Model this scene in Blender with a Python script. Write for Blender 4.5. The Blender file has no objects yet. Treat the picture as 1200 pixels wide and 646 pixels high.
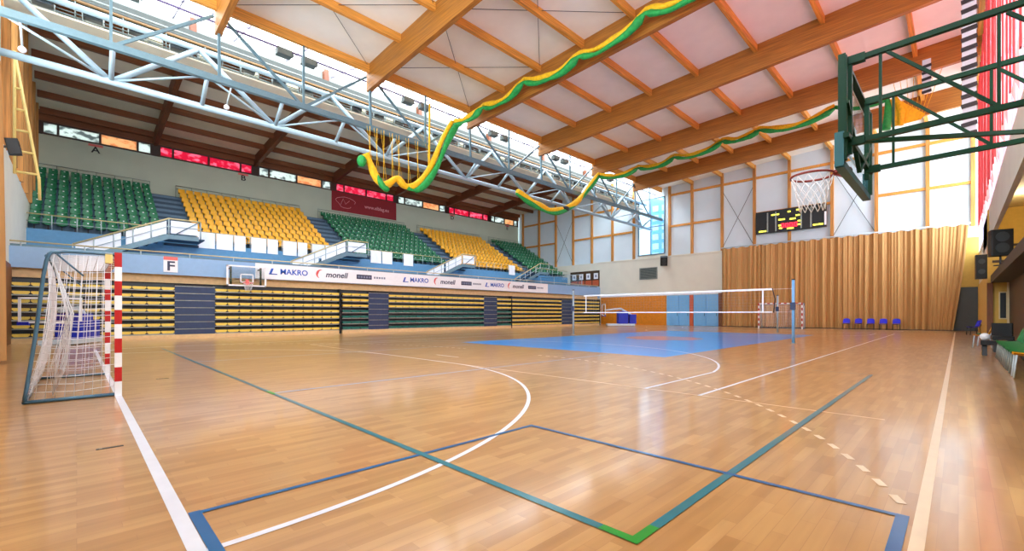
import bpy, math, random
from mathutils import Vector, Matrix
R = random.Random(7)
sc = bpy.context.scene
col = sc.collection

# ---------------------------------------------------------------- helpers
def lin(c):
    out = []
    for v in c:
        v = v / 255.0
        out.append(v / 12.92 if v <= 0.04045 else ((v + 0.055) / 1.055) ** 2.4)
    return out + [1.0]

def new_mat(name):
    m = bpy.data.materials.new(name); m.use_nodes = True
    nt = m.node_tree
    return m, nt, nt.nodes, nt.links, nt.nodes.get('Principled BSDF')

def mat(name, rgb, rough=0.5, metal=0.0, var=0.08, scale=6.0, stretch=(1, 1, 1), bump=0.0, coat=0.0, spec=0.5):
    """plain surface with a little procedural noise in its colour"""
    m, nt, N, L, b = new_mat(name)
    c = lin(rgb)
    tc = N.new('ShaderNodeTexCoord'); mp = N.new('ShaderNodeMapping')
    mp.inputs['Scale'].default_value = stretch
    L.new(tc.outputs['Object'], mp.inputs['Vector'])
    nz = N.new('ShaderNodeTexNoise'); nz.inputs['Scale'].default_value = scale; nz.inputs['Detail'].default_value = 4
    L.new(mp.outputs[0], nz.inputs['Vector'])
    rp = N.new('ShaderNodeValToRGB')
    rp.color_ramp.elements[0].position = 0.3; rp.color_ramp.elements[1].position = 0.7
    rp.color_ramp.elements[0].color = [max(0, x * (1 - var)) for x in c[:3]] + [1]
    rp.color_ramp.elements[1].color = [min(1, x * (1 + var)) for x in c[:3]] + [1]
    L.new(nz.outputs['Fac'], rp.inputs['Fac'])
    L.new(rp.outputs[0], b.inputs['Base Color'])
    b.inputs['Roughness'].default_value = rough
    b.inputs['Metallic'].default_value = metal
    b.inputs['Specular IOR Level'].default_value = spec
    if coat:
        b.inputs['Coat Weight'].default_value = coat; b.inputs['Coat Roughness'].default_value = 0.1
    if bump:
        bp = N.new('ShaderNodeBump'); bp.inputs['Strength'].default_value = bump; bp.inputs['Distance'].default_value = 0.02
        L.new(nz.outputs['Fac'], bp.inputs['Height']); L.new(bp.outputs[0], b.inputs['Normal'])
    return m

def glulam(name, rgb, axis):
    """laminated timber: thin boards stacked in height, grain along the axis"""
    m, nt, N, L, b = new_mat(name)
    c = lin(rgb)
    tc = N.new('ShaderNodeTexCoord'); mp = N.new('ShaderNodeMapping')
    s = [14, 14, 26]; s[axis] = 0.7
    mp.inputs['Scale'].default_value = s
    L.new(tc.outputs['Object'], mp.inputs['Vector'])
    nz = N.new('ShaderNodeTexNoise'); nz.inputs['Scale'].default_value = 1.0; nz.inputs['Detail'].default_value = 6
    L.new(mp.outputs[0], nz.inputs['Vector'])
    rp = N.new('ShaderNodeValToRGB')
    rp.color_ramp.elements[0].position = 0.3; rp.color_ramp.elements[1].position = 0.72
    rp.color_ramp.elements[0].color = [x * 0.62 for x in c[:3]] + [1]
    rp.color_ramp.elements[1].color = [min(1, x * 1.3) for x in c[:3]] + [1]
    L.new(nz.outputs['Fac'], rp.inputs['Fac']); L.new(rp.outputs[0], b.inputs['Base Color'])
    b.inputs['Roughness'].default_value = 0.55
    return m

def floor_mat():
    m, nt, N, L, b = new_mat('sprung parquet')
    tc = N.new('ShaderNodeTexCoord'); mp = N.new('ShaderNodeMapping')
    mp.inputs['Rotation'].default_value = (0, 0, math.pi / 2)
    L.new(tc.outputs['Object'], mp.inputs['Vector'])
    br = N.new('ShaderNodeTexBrick')
    br.inputs['Scale'].default_value = 1.0
    br.inputs['Brick Width'].default_value = 0.62
    br.inputs['Row Height'].default_value = 0.08
    br.inputs['Mortar Size'].default_value = 0.0012
    br.inputs['Bias'].default_value = 0.0
    br.offset = 0.37; br.offset_frequency = 3; br.squash = 0.8; br.squash_frequency = 2
    br.inputs['Color1'].default_value = lin((200, 154, 97))
    br.inputs['Color2'].default_value = lin((178, 130, 75))
    br.inputs['Mortar'].default_value = lin((172, 124, 76))
    L.new(mp.outputs[0], br.inputs['Vector'])
    mp2 = N.new('ShaderNodeMapping'); mp2.inputs['Scale'].default_value = (13, 1.1, 1)
    L.new(tc.outputs['Object'], mp2.inputs['Vector'])
    nz = N.new('ShaderNodeTexNoise'); nz.inputs['Scale'].default_value = 1.0; nz.inputs['Detail'].default_value = 2
    L.new(mp2.outputs[0], nz.inputs['Vector'])
    rp = N.new('ShaderNodeValToRGB')
    rp.color_ramp.elements[0].position = 0.32; rp.color_ramp.elements[0].color = (0.74, 0.70, 0.66, 1)
    rp.color_ramp.elements[1].position = 0.62; rp.color_ramp.elements[1].color = (1, 1, 1, 1)
    L.new(nz.outputs['Fac'], rp.inputs['Fac'])
    mx = N.new('ShaderNodeMix'); mx.data_type = 'RGBA'; mx.blend_type = 'MULTIPLY'
    mx.inputs['Factor'].default_value = 0.55
    L.new(br.outputs['Color'], mx.inputs[6]); L.new(rp.outputs[0], mx.inputs[7])
    L.new(mx.outputs[2], b.inputs['Base Color'])
    # worn lacquer: roughness drifts a little
    n2 = N.new('ShaderNodeTexNoise'); n2.inputs['Scale'].default_value = 0.7; n2.inputs['Detail'].default_value = 2
    L.new(tc.outputs['Object'], n2.inputs['Vector'])
    mr = N.new('ShaderNodeMapRange')
    mr.inputs['From Min'].default_value = 0.3; mr.inputs['From Max'].default_value = 0.7
    mr.inputs['To Min'].default_value = 0.28; mr.inputs['To Max'].default_value = 0.3
    L.new(n2.outputs['Fac'], mr.inputs['Value']); L.new(mr.outputs[0], b.inputs['Roughness'])
    b.inputs['Specular IOR Level'].default_value = 0.42
    b.inputs['Coat Weight'].default_value = 0.6; b.inputs['Coat Roughness'].default_value = 0.12
    return m

def glass(name, tint=(1, 1, 1), gloss=0.08):
    m = bpy.data.materials.new(name); m.use_nodes = True
    N, L = m.node_tree.nodes, m.node_tree.links
    N.clear()
    o = N.new('ShaderNodeOutputMaterial'); t = N.new('ShaderNodeBsdfTransparent'); g = N.new('ShaderNodeBsdfGlossy')
    t.inputs[0].default_value = (*tint, 1); g.inputs['Roughness'].default_value = 0.05
    mx = N.new('ShaderNodeMixShader'); mx.inputs[0].default_value = gloss
    L.new(t.outputs[0], mx.inputs[1]); L.new(g.outputs[0], mx.inputs[2]); L.new(mx.outputs[0], o.inputs[0])
    return m

def translucent(name, rgb, mixf=0.5, clear=0.0):
    m = bpy.data.materials.new(name); m.use_nodes = True
    N, L = m.node_tree.nodes, m.node_tree.links
    N.clear()
    c = lin(rgb)
    o = N.new('ShaderNodeOutputMaterial'); t = N.new('ShaderNodeBsdfTranslucent'); d = N.new('ShaderNodeBsdfDiffuse')
    t.inputs[0].default_value = c; d.inputs[0].default_value = c
    mx = N.new('ShaderNodeMixShader'); mx.inputs[0].default_value = mixf
    L.new(d.outputs[0], mx.inputs[1]); L.new(t.outputs[0], mx.inputs[2])
    last = mx
    if clear:
        tr = N.new('ShaderNodeBsdfTransparent'); m2 = N.new('ShaderNodeMixShader'); m2.inputs[0].default_value = clear
        L.new(mx.outputs[0], m2.inputs[1]); L.new(tr.outputs[0], m2.inputs[2]); last = m2
    L.new(last.outputs[0], o.inputs[0])
    return m

def emit(name, rgb, s):
    m, nt, N, L, b = new_mat(name)
    b.inputs['Base Color'].default_value = lin(rgb); b.inputs['Emission Color'].default_value = lin(rgb)
    b.inputs['Emission Strength'].default_value = s
    return m

class MB:
    """collects shapes, then links them as ONE mesh object"""
    def __init__(s): s.v = []; s.f = []; s.m = []; s.s = []
    def add(s, vs, fs, m=0, smooth=False):
        b = len(s.v); s.v += [tuple(v) for v in vs]
        for f in fs:
            s.f.append(tuple(b + i for i in f)); s.m.append(m); s.s.append(smooth)
        return s
    def box(s, x0, x1, y0, y1, z0, z1, m=0):
        if x0 > x1: x0, x1 = x1, x0
        if y0 > y1: y0, y1 = y1, y0
        if z0 > z1: z0, z1 = z1, z0
        v = [(x0, y0, z0), (x1, y0, z0), (x1, y1, z0), (x0, y1, z0), (x0, y0, z1), (x1, y0, z1), (x1, y1, z1), (x0, y1, z1)]
        return s.add(v, [(0, 3, 2, 1), (4, 5, 6, 7), (0, 1, 5, 4), (1, 2, 6, 5), (2, 3, 7, 6), (3, 0, 4, 7)], m)
    def bevel_box(s, x0, x1, y0, y1, z0, z1, r, m=0, axis=2):
        """box whose four edges along the axis are rounded"""
        lo = [x0, y0, z0]; hi = [x1, y1, z1]
        a, b = [i for i in range(3) if i != axis]
        pts = []
        for (cx, cy, st) in ((hi[a] - r, hi[b] - r, 0), (lo[a] + r, hi[b] - r, 90), (lo[a] + r, lo[b] + r, 180), (hi[a] - r, lo[b] + r, 270)):
            for k in range(4):
                t = math.radians(st + 30 * k); pts.append((cx + r * math.cos(t), cy + r * math.sin(t)))
        n = len(pts); vs = []
        for e in (lo[axis], hi[axis]):
            for p in pts:
                q = [0, 0, 0]; q[a], q[b], q[axis] = p[0], p[1], e; vs.append(q)
        fs = [(i, (i + 1) % n, n + (i + 1) % n, n + i) for i in range(n)] + [tuple(range(n))[::-1], tuple(range(n, 2 * n))]
        if axis == 1: fs = [f[::-1] for f in fs]
        return s.add(vs, fs, m)
    def bar(s, p0, p1, w, h, m=0, up=(0, 0, 1)):
        p0, p1, up = Vector(p0), Vector(p1), Vector(up)
        d = (p1 - p0).normalized(); sd = d.cross(up)
        if sd.length < 1e-4: sd = d.cross(Vector((1, 0, 0)))
        sd.normalize(); u = sd.cross(d).normalized()
        vs = []
        for p in (p0, p1):
            for a, b in ((-1, -1), (1, -1), (1, 1), (-1, 1)): vs.append(p + sd * (a * w / 2) + u * (b * h / 2))
        return s.add(vs, [(0, 1, 2, 3), (7, 6, 5, 4), (0, 4, 5, 1), (1, 5, 6, 2), (2, 6, 7, 3), (3, 7, 4, 0)], m)
    def tube(s, pts, r, n=8, m=0, closed=False):
        pts = [Vector(p) for p in pts]; k = len(pts)
        rs = r if isinstance(r, (list, tuple)) else [r] * k
        vs = []; ref = None
        for i, p in enumerate(pts):
            if closed: d = pts[(i + 1) % k] - pts[i - 1]
            else: d = pts[min(i + 1, k - 1)] - pts[max(i - 1, 0)]
            d.normalize()
            if ref is None: ref = Vector((0, 0, 1)) if abs(d.z) < 0.9 else Vector((1, 0, 0))
            a = d.cross(ref)
            if a.length < 1e-3: a = d.cross(Vector((0.3, 1, 0.2)))
            a.normalize(); b = a.cross(d).normalized(); ref = b
            for j in range(n):
                t = 2 * math.pi * j / n
                vs.append(p + (a * math.cos(t) + b * math.sin(t)) * rs[i])
        fs = []
        for i in range(k if closed else k - 1):
            for j in range(n):
                i2 = (i + 1) % k
                fs.append((i * n + j, i * n + (j + 1) % n, i2 * n + (j + 1) % n, i2 * n + j))
        s.add(vs, fs, m, True)
        if not closed:
            b = len(s.v) - len(vs)
            s.f.append(tuple(b + j for j in range(n))[::-1]); s.m.append(m); s.s.append(False)
            s.f.append(tuple(b + (k - 1) * n + j for j in range(n))); s.m.append(m); s.s.append(False)
        return s
    def grid(s, fn, nu, nv, m=0, smooth=True):
        vs = [fn(i / nu, j / nv) for i in range(nu + 1) for j in range(nv + 1)]
        fs = [(i * (nv + 1) + j, (i + 1) * (nv + 1) + j, (i + 1) * (nv + 1) + j + 1, i * (nv + 1) + j + 1) for i in range(nu) for j in range(nv)]
        return s.add(vs, fs, m, smooth)
    def prism(s, pts, y0, y1, m=0, axis=1):
        """outline extruded along an axis; pts are the other two coordinates in order"""
        n = len(pts); vs = []
        for e in (y0, y1):
            for p in pts:
                q = [p[0], p[1]]; q.insert(axis, e); vs.append(q)
        return s.add(vs, [tuple(range(n)), tuple(range(n, 2 * n))[::-1]] + [(i, n + i, n + (i + 1) % n, (i + 1) % n) for i in range(n)], m)
    def ball(s, c, r, m=0, nu=12, nv=8, sx=1, sy=1, sz=1):
        def fn(u, v):
            t, p = u * 2 * math.pi, (v - 0.5) * math.pi
            return (c[0] + r * sx * math.cos(p) * math.cos(t), c[1] + r * sy * math.cos(p) * math.sin(t), c[2] + r * sz * math.sin(p))
        return s.grid(fn, nu, nv, m)
    def build(s, name, mats, parent=None, origin=None, fix=True):
        if not isinstance(mats, (list, tuple)): mats = [mats]
        if origin is None: origin = parent['_o'] if parent is not None and '_o' in parent else (0, 0, 0)
        ox, oy, oz = origin
        me = bpy.data.meshes.new(name)
        me.from_pydata([(x - ox, y - oy, z - oz) for x, y, z in s.v], [], s.f)
        for mm in mats: me.materials.append(mm)
        me.polygons.foreach_set('material_index', s.m)
        me.polygons.foreach_set('use_smooth', s.s)
        me.update()
        o = bpy.data.objects.new(name, me); col.objects.link(o)
        if parent is not None:
            o.parent = parent; o['_o'] = list(origin)
            if parent.parent is None and '_p' not in parent and parent.type == 'MESH' and tuple(parent['_o']) != tuple(origin): pass
        else:
            o.location = origin; o['_o'] = list(origin)
        return o

def tag(o, label, cat, group=None, kind=None):
    o['label'] = label; o['category'] = cat
    if group: o['group'] = group
    if kind: o['kind'] = kind
    return o
def thing(name, loc, label, cat, group=None):
    o = bpy.data.objects.new(name, None); col.objects.link(o)
    o.location = loc; o['_o'] = list(loc); o.empty_display_size = 0.2
    return tag(o, label, cat, group)
def struct(o):
    o['kind'] = 'structure'; return o
kids = {}
def copy_tree(o, loc, rz=0.0):
    """a copy of a thing with copies of its parts and sub-parts"""
    c = o.copy(); col.objects.link(c); c.location = loc; c.rotation_euler = (0, 0, rz)
    for ch in list(o.children):
        d = ch.copy(); col.objects.link(d); d.parent = c
        for g in list(ch.children):
            e = g.copy(); col.objects.link(e); e.parent = d
    return c
ORD = 'first second third fourth fifth sixth seventh eighth ninth tenth eleventh twelfth thirteenth fourteenth fifteenth sixteenth seventeenth eighteenth nineteenth twentieth'.split()
def ordn(i):
    if i < 20: return ORD[i]
    return {2: 'twenty', 3: 'thirty'}[(i + 1) // 10] + '-' + ORD[(i + 1) % 10 - 1] if (i + 1) % 10 else {3: 'thirtieth', 4: 'fortieth'}[(i + 1) // 10]

def text(s, name, size, loc, face, m, parent, squeeze=1.0, shear=0.0):
    """raised lettering. face: '+x' reads along +Y, '-y' reads along +X"""
    cu = bpy.data.curves.new(name, 'FONT'); cu.body = s; cu.size = size; cu.extrude = 0.004
    cu.align_x = 'CENTER'; cu.align_y = 'CENTER'; cu.shear = shear; cu.offset = size * 0.02
    t = bpy.data.objects.new('lettering_source', cu); col.objects.link(t)
    dg = bpy.context.evaluated_depsgraph_get()
    me = bpy.data.meshes.new_from_object(t.evaluated_get(dg)); bpy.data.objects.remove(t); bpy.data.curves.remove(cu)
    rot = Matrix.Rotation(math.pi / 2, 4, 'X')
    if face == '+x': rot = Matrix.Rotation(math.pi / 2, 4, 'Z') @ rot
    o = parent['_o'] if parent is not None else (0, 0, 0)
    me.transform(Matrix.Translation(Vector(loc) - Vector(o)) @ rot @ Matrix.Diagonal((squeeze, 1, 1, 1)))
    me.materials.clear(); me.materials.append(m)
    ob = bpy.data.objects.new(name, me); col.objects.link(ob); ob.parent = parent; ob['_o'] = list(o)
    return ob

# ---------------------------------------------------------------- materials
M = {}
M['floor'] = floor_mat()
M['line_white'] = mat('white court paint', (216, 218, 228), 0.3, var=0.04)
M['line_faded'] = mat('faded court paint', (218, 186, 150), 0.28, var=0.05)
M['line_beige'] = mat('beige court paint', (226, 202, 172), 0.28, var=0.05)  # even beige tone for the near touch line and the free-throw dashes
M['line_blue'] = mat('blue court paint', (0, 90, 148), 0.28, var=0.06, coat=0.4)
M['line_teal'] = mat('teal court paint', (24, 112, 126), 0.28, var=0.08, coat=0.4)
M['line_green'] = mat('green court paint', (34, 140, 40), 0.3, var=0.05)
M['court_blue'] = mat('blue court area paint', (0, 150, 240), 0.28, var=0.04, scale=1.5, spec=0.2, coat=0.45)
M['court_red'] = mat('faded red centre circle paint', (172, 116, 126), 0.28, var=0.1, coat=0.45)
M['glu_x'] = glulam('glulam along the hall width', (164, 104, 32), 0)
M['glu_y'] = glulam('glulam along the hall length', (214, 146, 58), 1)
M['glu_z'] = glulam('upright glulam', (196, 134, 62), 2)
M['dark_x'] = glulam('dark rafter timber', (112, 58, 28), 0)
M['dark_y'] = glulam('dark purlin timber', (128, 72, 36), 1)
M['ceil'] = mat('white ceiling board', (242, 240, 230), 0.8, var=0.03, scale=1.2)
M['ceil_stand'] = mat('beige ceiling board', (232, 222, 196), 0.8, var=0.05, scale=1.2)
M['panel'] = mat('pale blue wall panel', (214, 230, 238), 0.6, var=0.03, scale=0.6)
M['cream'] = mat('cream render', (224, 222, 206), 0.8, var=0.03, scale=1)
M['backwall'] = mat('grey green render', (188, 196, 176), 0.8, var=0.04, scale=0.7)
M['orange_ply'] = mat('orange plywood', (220, 136, 30), 0.45, var=0.16, scale=9, stretch=(1, 1, 1))
M['brown_wood'] = mat('brown wood', (120, 70, 32), 0.5, var=0.15, scale=4, stretch=(6, 6, 0.8))
M['fascia'] = mat('blue grey gallery paint', (140, 176, 214), 0.55, var=0.03)
M['blue_wall'] = mat('steel blue parapet paint', (86, 140, 178), 0.55, var=0.06)
M['tread'] = mat('blue grey step concrete', (92, 118, 138), 0.7, var=0.08)
M['aisle'] = mat('dark slate step', (52, 74, 94), 0.7, var=0.08)
M['door_blue'] = mat('light blue door paint', (120, 184, 236), 0.4, var=0.03)
M['orange'] = mat('orange post paint', (196, 92, 56), 0.5)
M['yellow_seat'] = mat('yellow seat plastic', (240, 176, 24), 0.4, var=0.06)
M['green_seat'] = mat('green seat plastic', (20, 112, 68), 0.4, var=0.1)
M['pad_yellow'] = mat('pale yellow folded seat', (232, 202, 84), 0.45, var=0.06)
M['pad_green'] = mat('teal green folded seat', (24, 104, 92), 0.45, var=0.08)
M['black'] = mat('black metal', (18, 22, 24), 0.5, var=0.1)
M['charcoal'] = mat('charcoal metal', (52, 58, 62), 0.5, var=0.1)
M['navy'] = mat('navy step cover', (44, 62, 96), 0.6, var=0.1)
M['steel'] = mat('pale blue grey painted steel', (156, 178, 188), 0.4, 0.2, var=0.05)
M['steel_box'] = mat('blue grey painted steel', (100, 128, 138), 0.4, 0.2, var=0.06)
M['white_tube'] = mat('white painted steel', (198, 214, 222), 0.35, var=0.03)
M['galv'] = mat('galvanised steel', (150, 156, 150), 0.45, 0.5, var=0.15)
M['grey_green'] = mat('grey green trunking', (120, 132, 124), 0.5, 0.2, var=0.1)
M['rail'] = mat('rail steel', (176, 188, 190), 0.4, 0.3, var=0.06)
M['rail_warm'] = mat('brass coloured rail', (206, 184, 132), 0.4, 0.2, var=0.06)
M['white'] = mat('white sheet', (238, 240, 244), 0.5, var=0.02)
M['curtain'] = mat('tan velour curtain', (188, 142, 84), 0.75, var=0.08, scale=3, stretch=(8, 1, 0.4))
M['hoop_green'] = mat('dark green hoop paint', (4, 48, 28), 0.5, var=0.08, spec=0.2)
M['pad_teal'] = mat('teal rubber edge pad', (18, 84, 92), 0.5, var=0.06)
M['clear'] = glass('clear acrylic', (0.93, 0.96, 0.97), 0.1)
M['rim'] = mat('dark red rim paint', (128, 40, 32), 0.4, var=0.08)
M['net'] = mat('white net cord', (232, 234, 238), 0.7, var=0.03)
M['red'] = mat('red band paint', (186, 28, 28), 0.35, var=0.05)
M['goal_white'] = mat('white post paint', (236, 238, 240), 0.35, var=0.02)
M['goal_frame'] = mat('blue grey goal frame', (72, 110, 132), 0.4, 0.1, var=0.1)
M['blue_pad'] = mat('royal blue padding', (24, 44, 176), 0.45, var=0.08)
M['blue_chair'] = mat('ultramarine chair plastic', (20, 24, 200), 0.4, var=0.05)
M['bench_green'] = mat('green bench plastic', (22, 136, 68), 0.4, var=0.05)
M['banner_red'] = mat('dark red banner cloth', (142, 22, 34), 0.7, var=0.06)
M['pink_line'] = mat('pale pink print', (226, 150, 156), 0.7)
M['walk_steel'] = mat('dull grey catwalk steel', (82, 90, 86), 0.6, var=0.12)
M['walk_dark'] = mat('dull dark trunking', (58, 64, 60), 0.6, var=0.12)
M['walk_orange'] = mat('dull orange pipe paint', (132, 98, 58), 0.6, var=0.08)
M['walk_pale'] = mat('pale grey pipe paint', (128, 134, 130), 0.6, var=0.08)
M['track'] = mat('dark violet track', (84, 68, 108), 0.5, var=0.05)
M['mullion'] = mat('violet grey frame', (150, 142, 164), 0.5, var=0.05)
M['dark_frame'] = mat('dark brown window frame', (58, 36, 26), 0.5, var=0.1)
M['swag_yellow'] = mat('yellow netting', (240, 186, 18), 0.7, var=0.18, scale=9)
M['swag_green'] = mat('green netting', (26, 150, 66), 0.6, var=0.25, scale=7)
M['ladder'] = mat('yellow painted steel', (230, 204, 122), 0.45, var=0.05)
M['yellow_wall'] = mat('ochre wall paint', (208, 170, 78), 0.7, var=0.05)
M['soffit'] = mat('beige soffit', (222, 206, 160), 0.7, var=0.04)
M['logo_blue'] = mat('blue print', (40, 92, 190), 0.6)
M['logo_dark'] = mat('dark print', (52, 56, 84), 0.6)
M['logo_red'] = mat('red print', (216, 84, 80), 0.6)
M['logo_grey'] = mat('grey print', (120, 128, 150), 0.6)
M['sign_red'] = mat('salmon print', (226, 110, 104), 0.6)
M['led_yellow'] = emit('yellow lamp digits', (220, 214, 60), 0.7)
M['led_red'] = emit('red lamp digits', (226, 30, 50), 0.9)
M['sky_glass'] = glass('skylight glass', (0.96, 0.96, 0.99), 0.03)
M['win_glass'] = glass('window glass', (0.95, 0.97, 1.0), 0.05)
M['red_blind'] = translucent('coral red blind', (238, 118, 116), 0.38)
M['pink_blind'] = translucent('pale coral blind', (240, 168, 166), 0.35)
M['dark_red'] = mat('dark red blind tape', (196, 74, 78), 0.6)
M['frost'] = translucent('frosted glazing', (238, 242, 246), 0.7, 0.3)
def pane_mat(name, a, b, seed):
    """window film: pale print on a tinted, light-passing sheet"""
    m = bpy.data.materials.new(name); m.use_nodes = True
    N, L = m.node_tree.nodes, m.node_tree.links; N.clear()
    o = N.new('ShaderNodeOutputMaterial'); t = N.new('ShaderNodeBsdfTranslucent'); d = N.new('ShaderNodeBsdfDiffuse')
    tc = N.new('ShaderNodeTexCoord'); mp = N.new('ShaderNodeMapping'); mp.inputs['Scale'].default_value = (1, 1.5, 2.6); mp.inputs['Location'].default_value = (0, seed, 0)
    L.new(tc.outputs['Object'], mp.inputs['Vector'])
    v = N.new('ShaderNodeTexNoise'); v.inputs['Scale'].default_value = 1.3; v.inputs['Detail'].default_value = 3; L.new(mp.outputs[0], v.inputs['Vector'])
    r = N.new('ShaderNodeValToRGB'); r.color_ramp.elements[0].position = 0.5; r.color_ramp.elements[1].position = 0.58
    r.color_ramp.elements[0].color = lin(a); r.color_ramp.elements[1].color = lin(b); L.new(v.outputs['Fac'], r.inputs['Fac'])
    L.new(r.outputs[0], t.inputs[0]); L.new(r.outputs[0], d.inputs[0])
    mx = N.new('ShaderNodeMixShader'); mx.inputs[0].default_value = 0.42
    L.new(d.outputs[0], mx.inputs[1]); L.new(t.outputs[0], mx.inputs[2]); L.new(mx.outputs[0], o.inputs[0])
    return m
M['pane_white'] = pane_mat('printed white film', (214, 220, 216), (132, 140, 140), 3)
M['pane_tan'] = pane_mat('printed tan film', (226, 192, 156), (212, 160, 122), 7)
M['pane_red'] = pane_mat('printed red film', (208, 62, 100), (240, 150, 170), 11)
M['dark_grey'] = mat('dark grey door paint', (62, 64, 58), 0.5, var=0.06)
M['brown_dark'] = mat('dark brown panelling', (70, 48, 26), 0.5, var=0.12)
M['tan_board'] = mat('tan board', (222, 188, 136), 0.5, var=0.08)

# ---------------------------------------------------------------- setting: hall dimensions
YN, YF = -1.9, 44.0            # end walls
XB, XR = -43.3, 1.0            # wall behind the stand, glazed side wall
XE = -22.0                     # edge of the main roof
BAYS = [-2.55, 4.3, 11.15, 18.0, 24.87, 31.75, 38.6]
def zroof(x): return 14.46 + 0.035 * (x + 22)      # underside of the main ceiling
def zbeam(x): return 13.10 + 0.038 * (x + 22)      # underside of the main beams
def zstand(x): return 14.95 + 0.082 * (x + 43.3)   # underside of the stand ceiling

floor = MB().box(-44.0, 3.2, YN - 0.6, YF + 0.4, -0.2, 0.0).build('floor', M['floor']); struct(floor)

def flat(pts, z, name, m):
    n = len(pts)
    o = MB().add([(x, y, z) for x, y in pts], [tuple(range(n))]).build(name, m, floor)
    return o
def line(x0, y0, x1, y1, name, m, w=0.05, z=0.002):
    return flat([(min(x0, x1) - w / 2, min(y0, y1) - w / 2), (max(x0, x1) + w / 2, min(y0, y1) - w / 2),
                 (max(x0, x1) + w / 2, max(y0, y1) + w / 2), (min(x0, x1) - w / 2, max(y0, y1) + w / 2)], z, name, m)
def arc_line(cx, cy, r, a0, a1, name, m, w=0.05, z=0.003, dash=None, pre=None):
    mb = MB(); n = 48
    if dash:
        tot = abs(math.radians(a1 - a0)) * r; k = int(tot / (2 * dash))
        spans = [(a0 + (a1 - a0) * (2 * i) / (2 * k), a0 + (a1 - a0) * (2 * i + 1) / (2 * k), 3) for i in range(k)]
    else: spans = [(a0, a1, n)]
    for (b0, b1, q) in spans:
        vs = []
        for i in range(q + 1):
            t = math.radians(b0 + (b1 - b0) * i / q)
            vs += [(cx + (r - w / 2) * math.cos(t), cy + (r - w / 2) * math.sin(t), z), (cx + (r + w / 2) * math.cos(t), cy + (r + w / 2) * math.sin(t), z)]
        mb.add(vs, [(2 * i, 2 * i + 1, 2 * i + 3, 2 * i + 2) for i in range(q)])
    return mb.build(name, m, floor)

CX, GY = -10.15, 0.45
flat([(-14.65, 11.45), (-5.65, 11.45), (-5.65, 29.45), (-14.65, 29.45)], 0.002, 'blue_court_area', M['court_blue'])
flat([(CX + 1.8 * math.cos(i * math.pi / 24), 20.45 + 1.8 * math.sin(i * math.pi / 24)) for i in range(48)], 0.004, 'centre_circle_marking', M['court_red'])
wl = M['line_white']
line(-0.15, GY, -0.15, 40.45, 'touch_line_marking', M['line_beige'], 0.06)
line(-20.15, GY, -20.15, 40.45, 'touch_line_marking', wl)
line(-20.15, GY - 0.02, -0.15, GY - 0.02, 'goal_line_marking', wl, 0.075)
line(-20.15, 40.45, -0.15, 40.45, 'goal_line_marking', wl)
for s, y in ((1, GY), (-1, 40.45)):
    arc_line(-8.65, y, 6, 0, s * 90, 'goal_area_marking', wl)
    arc_line(-11.65, y, 6, 180, 180 - s * 90, 'goal_area_marking', wl)
    line(-11.65, y + s * 6, -8.65, y + s * 6, 'goal_area_marking', wl, z=0.003)
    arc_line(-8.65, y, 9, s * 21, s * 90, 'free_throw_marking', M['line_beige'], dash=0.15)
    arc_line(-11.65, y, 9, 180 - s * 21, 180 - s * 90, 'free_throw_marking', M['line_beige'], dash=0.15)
    line(CX - 0.5, y + s * 7, CX + 0.5, y + s * 7, 'penalty_marking', wl)
# basketball court
line(-2.65, 6.45, -2.65, 34.45, 'basketball_side_marking', wl, z=0.0035)
line(-17.65, 6.45, -17.65, 34.45, 'basketball_side_marking', wl, z=0.0035)
line(-17.65, 6.45, -0.6, 6.45, 'basketball_end_marking', M['line_faded'], 0.04, z=0.0025)
line(-17.65, 34.45, -2.65, 34.45, 'basketball_end_marking', wl, z=0.0025)
for s, y in ((1, 8.03), (-1, 32.87)):
    a = math.degrees(math.acos(6.65 / 6.75))
    arc_line(CX, y, 6.75, s * a, 180 - a if s > 0 else -180 + a, 'three_point_marking', wl, z=0.0045)
    for x in (-3.5, -16.8): line(x, y - s * 1.58, x, y + s * 1.1, 'three_point_marking', wl, z=0.0045)
# volleyball court across the hall
tl = M['line_teal']
line(-19.2, 2.08, -1.19, 2.08, 'teal_boundary_marking', tl, 0.06, 0.005)
line(-19.2, 11.0, -1.19, 11.0, 'teal_boundary_marking', tl, 0.03, 0.005)
line(-1.19, 2.08, -1.19, 11.0, 'teal_boundary_marking', tl, 0.06, 0.0055)
line(-7.2, 2.08, -7.2, 11.0, 'attack_marking', M['fascia'], 0.04, 0.005)
line(-13.2, 2.08, -13.2, 11.0, 'attack_marking', M['fascia'], 0.04, 0.005)
flat([(-1.40, 2.05), (-1.16, 2.05), (-1.16, 2.29), (-1.22, 2.29), (-1.22, 2.11), (-1.40, 2.11)], 0.0062, 'green_corner_marking', M['line_green'])
line(-7.42, 2.08, -7.12, 2.08, 'green_joint_marking', M['line_green'], 0.06, 0.0062)
# blue square in the corner
bl = M['line_blue']
line(-3.19, 0.50, -3.19, 3.44, 'blue_square_marking', bl, 0.045, 0.0045)
line(-3.19, 3.44, -0.23, 3.44, 'blue_square_marking', bl, 0.045, 0.0056)
line(-0.23, 0.50, -0.23, 3.44, 'blue_square_marking', bl, 0.06, 0.0045)
line(-3.19, 0.50, -0.23, 0.50, 'blue_square_marking', bl, 0.06, 0.0056)

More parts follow.
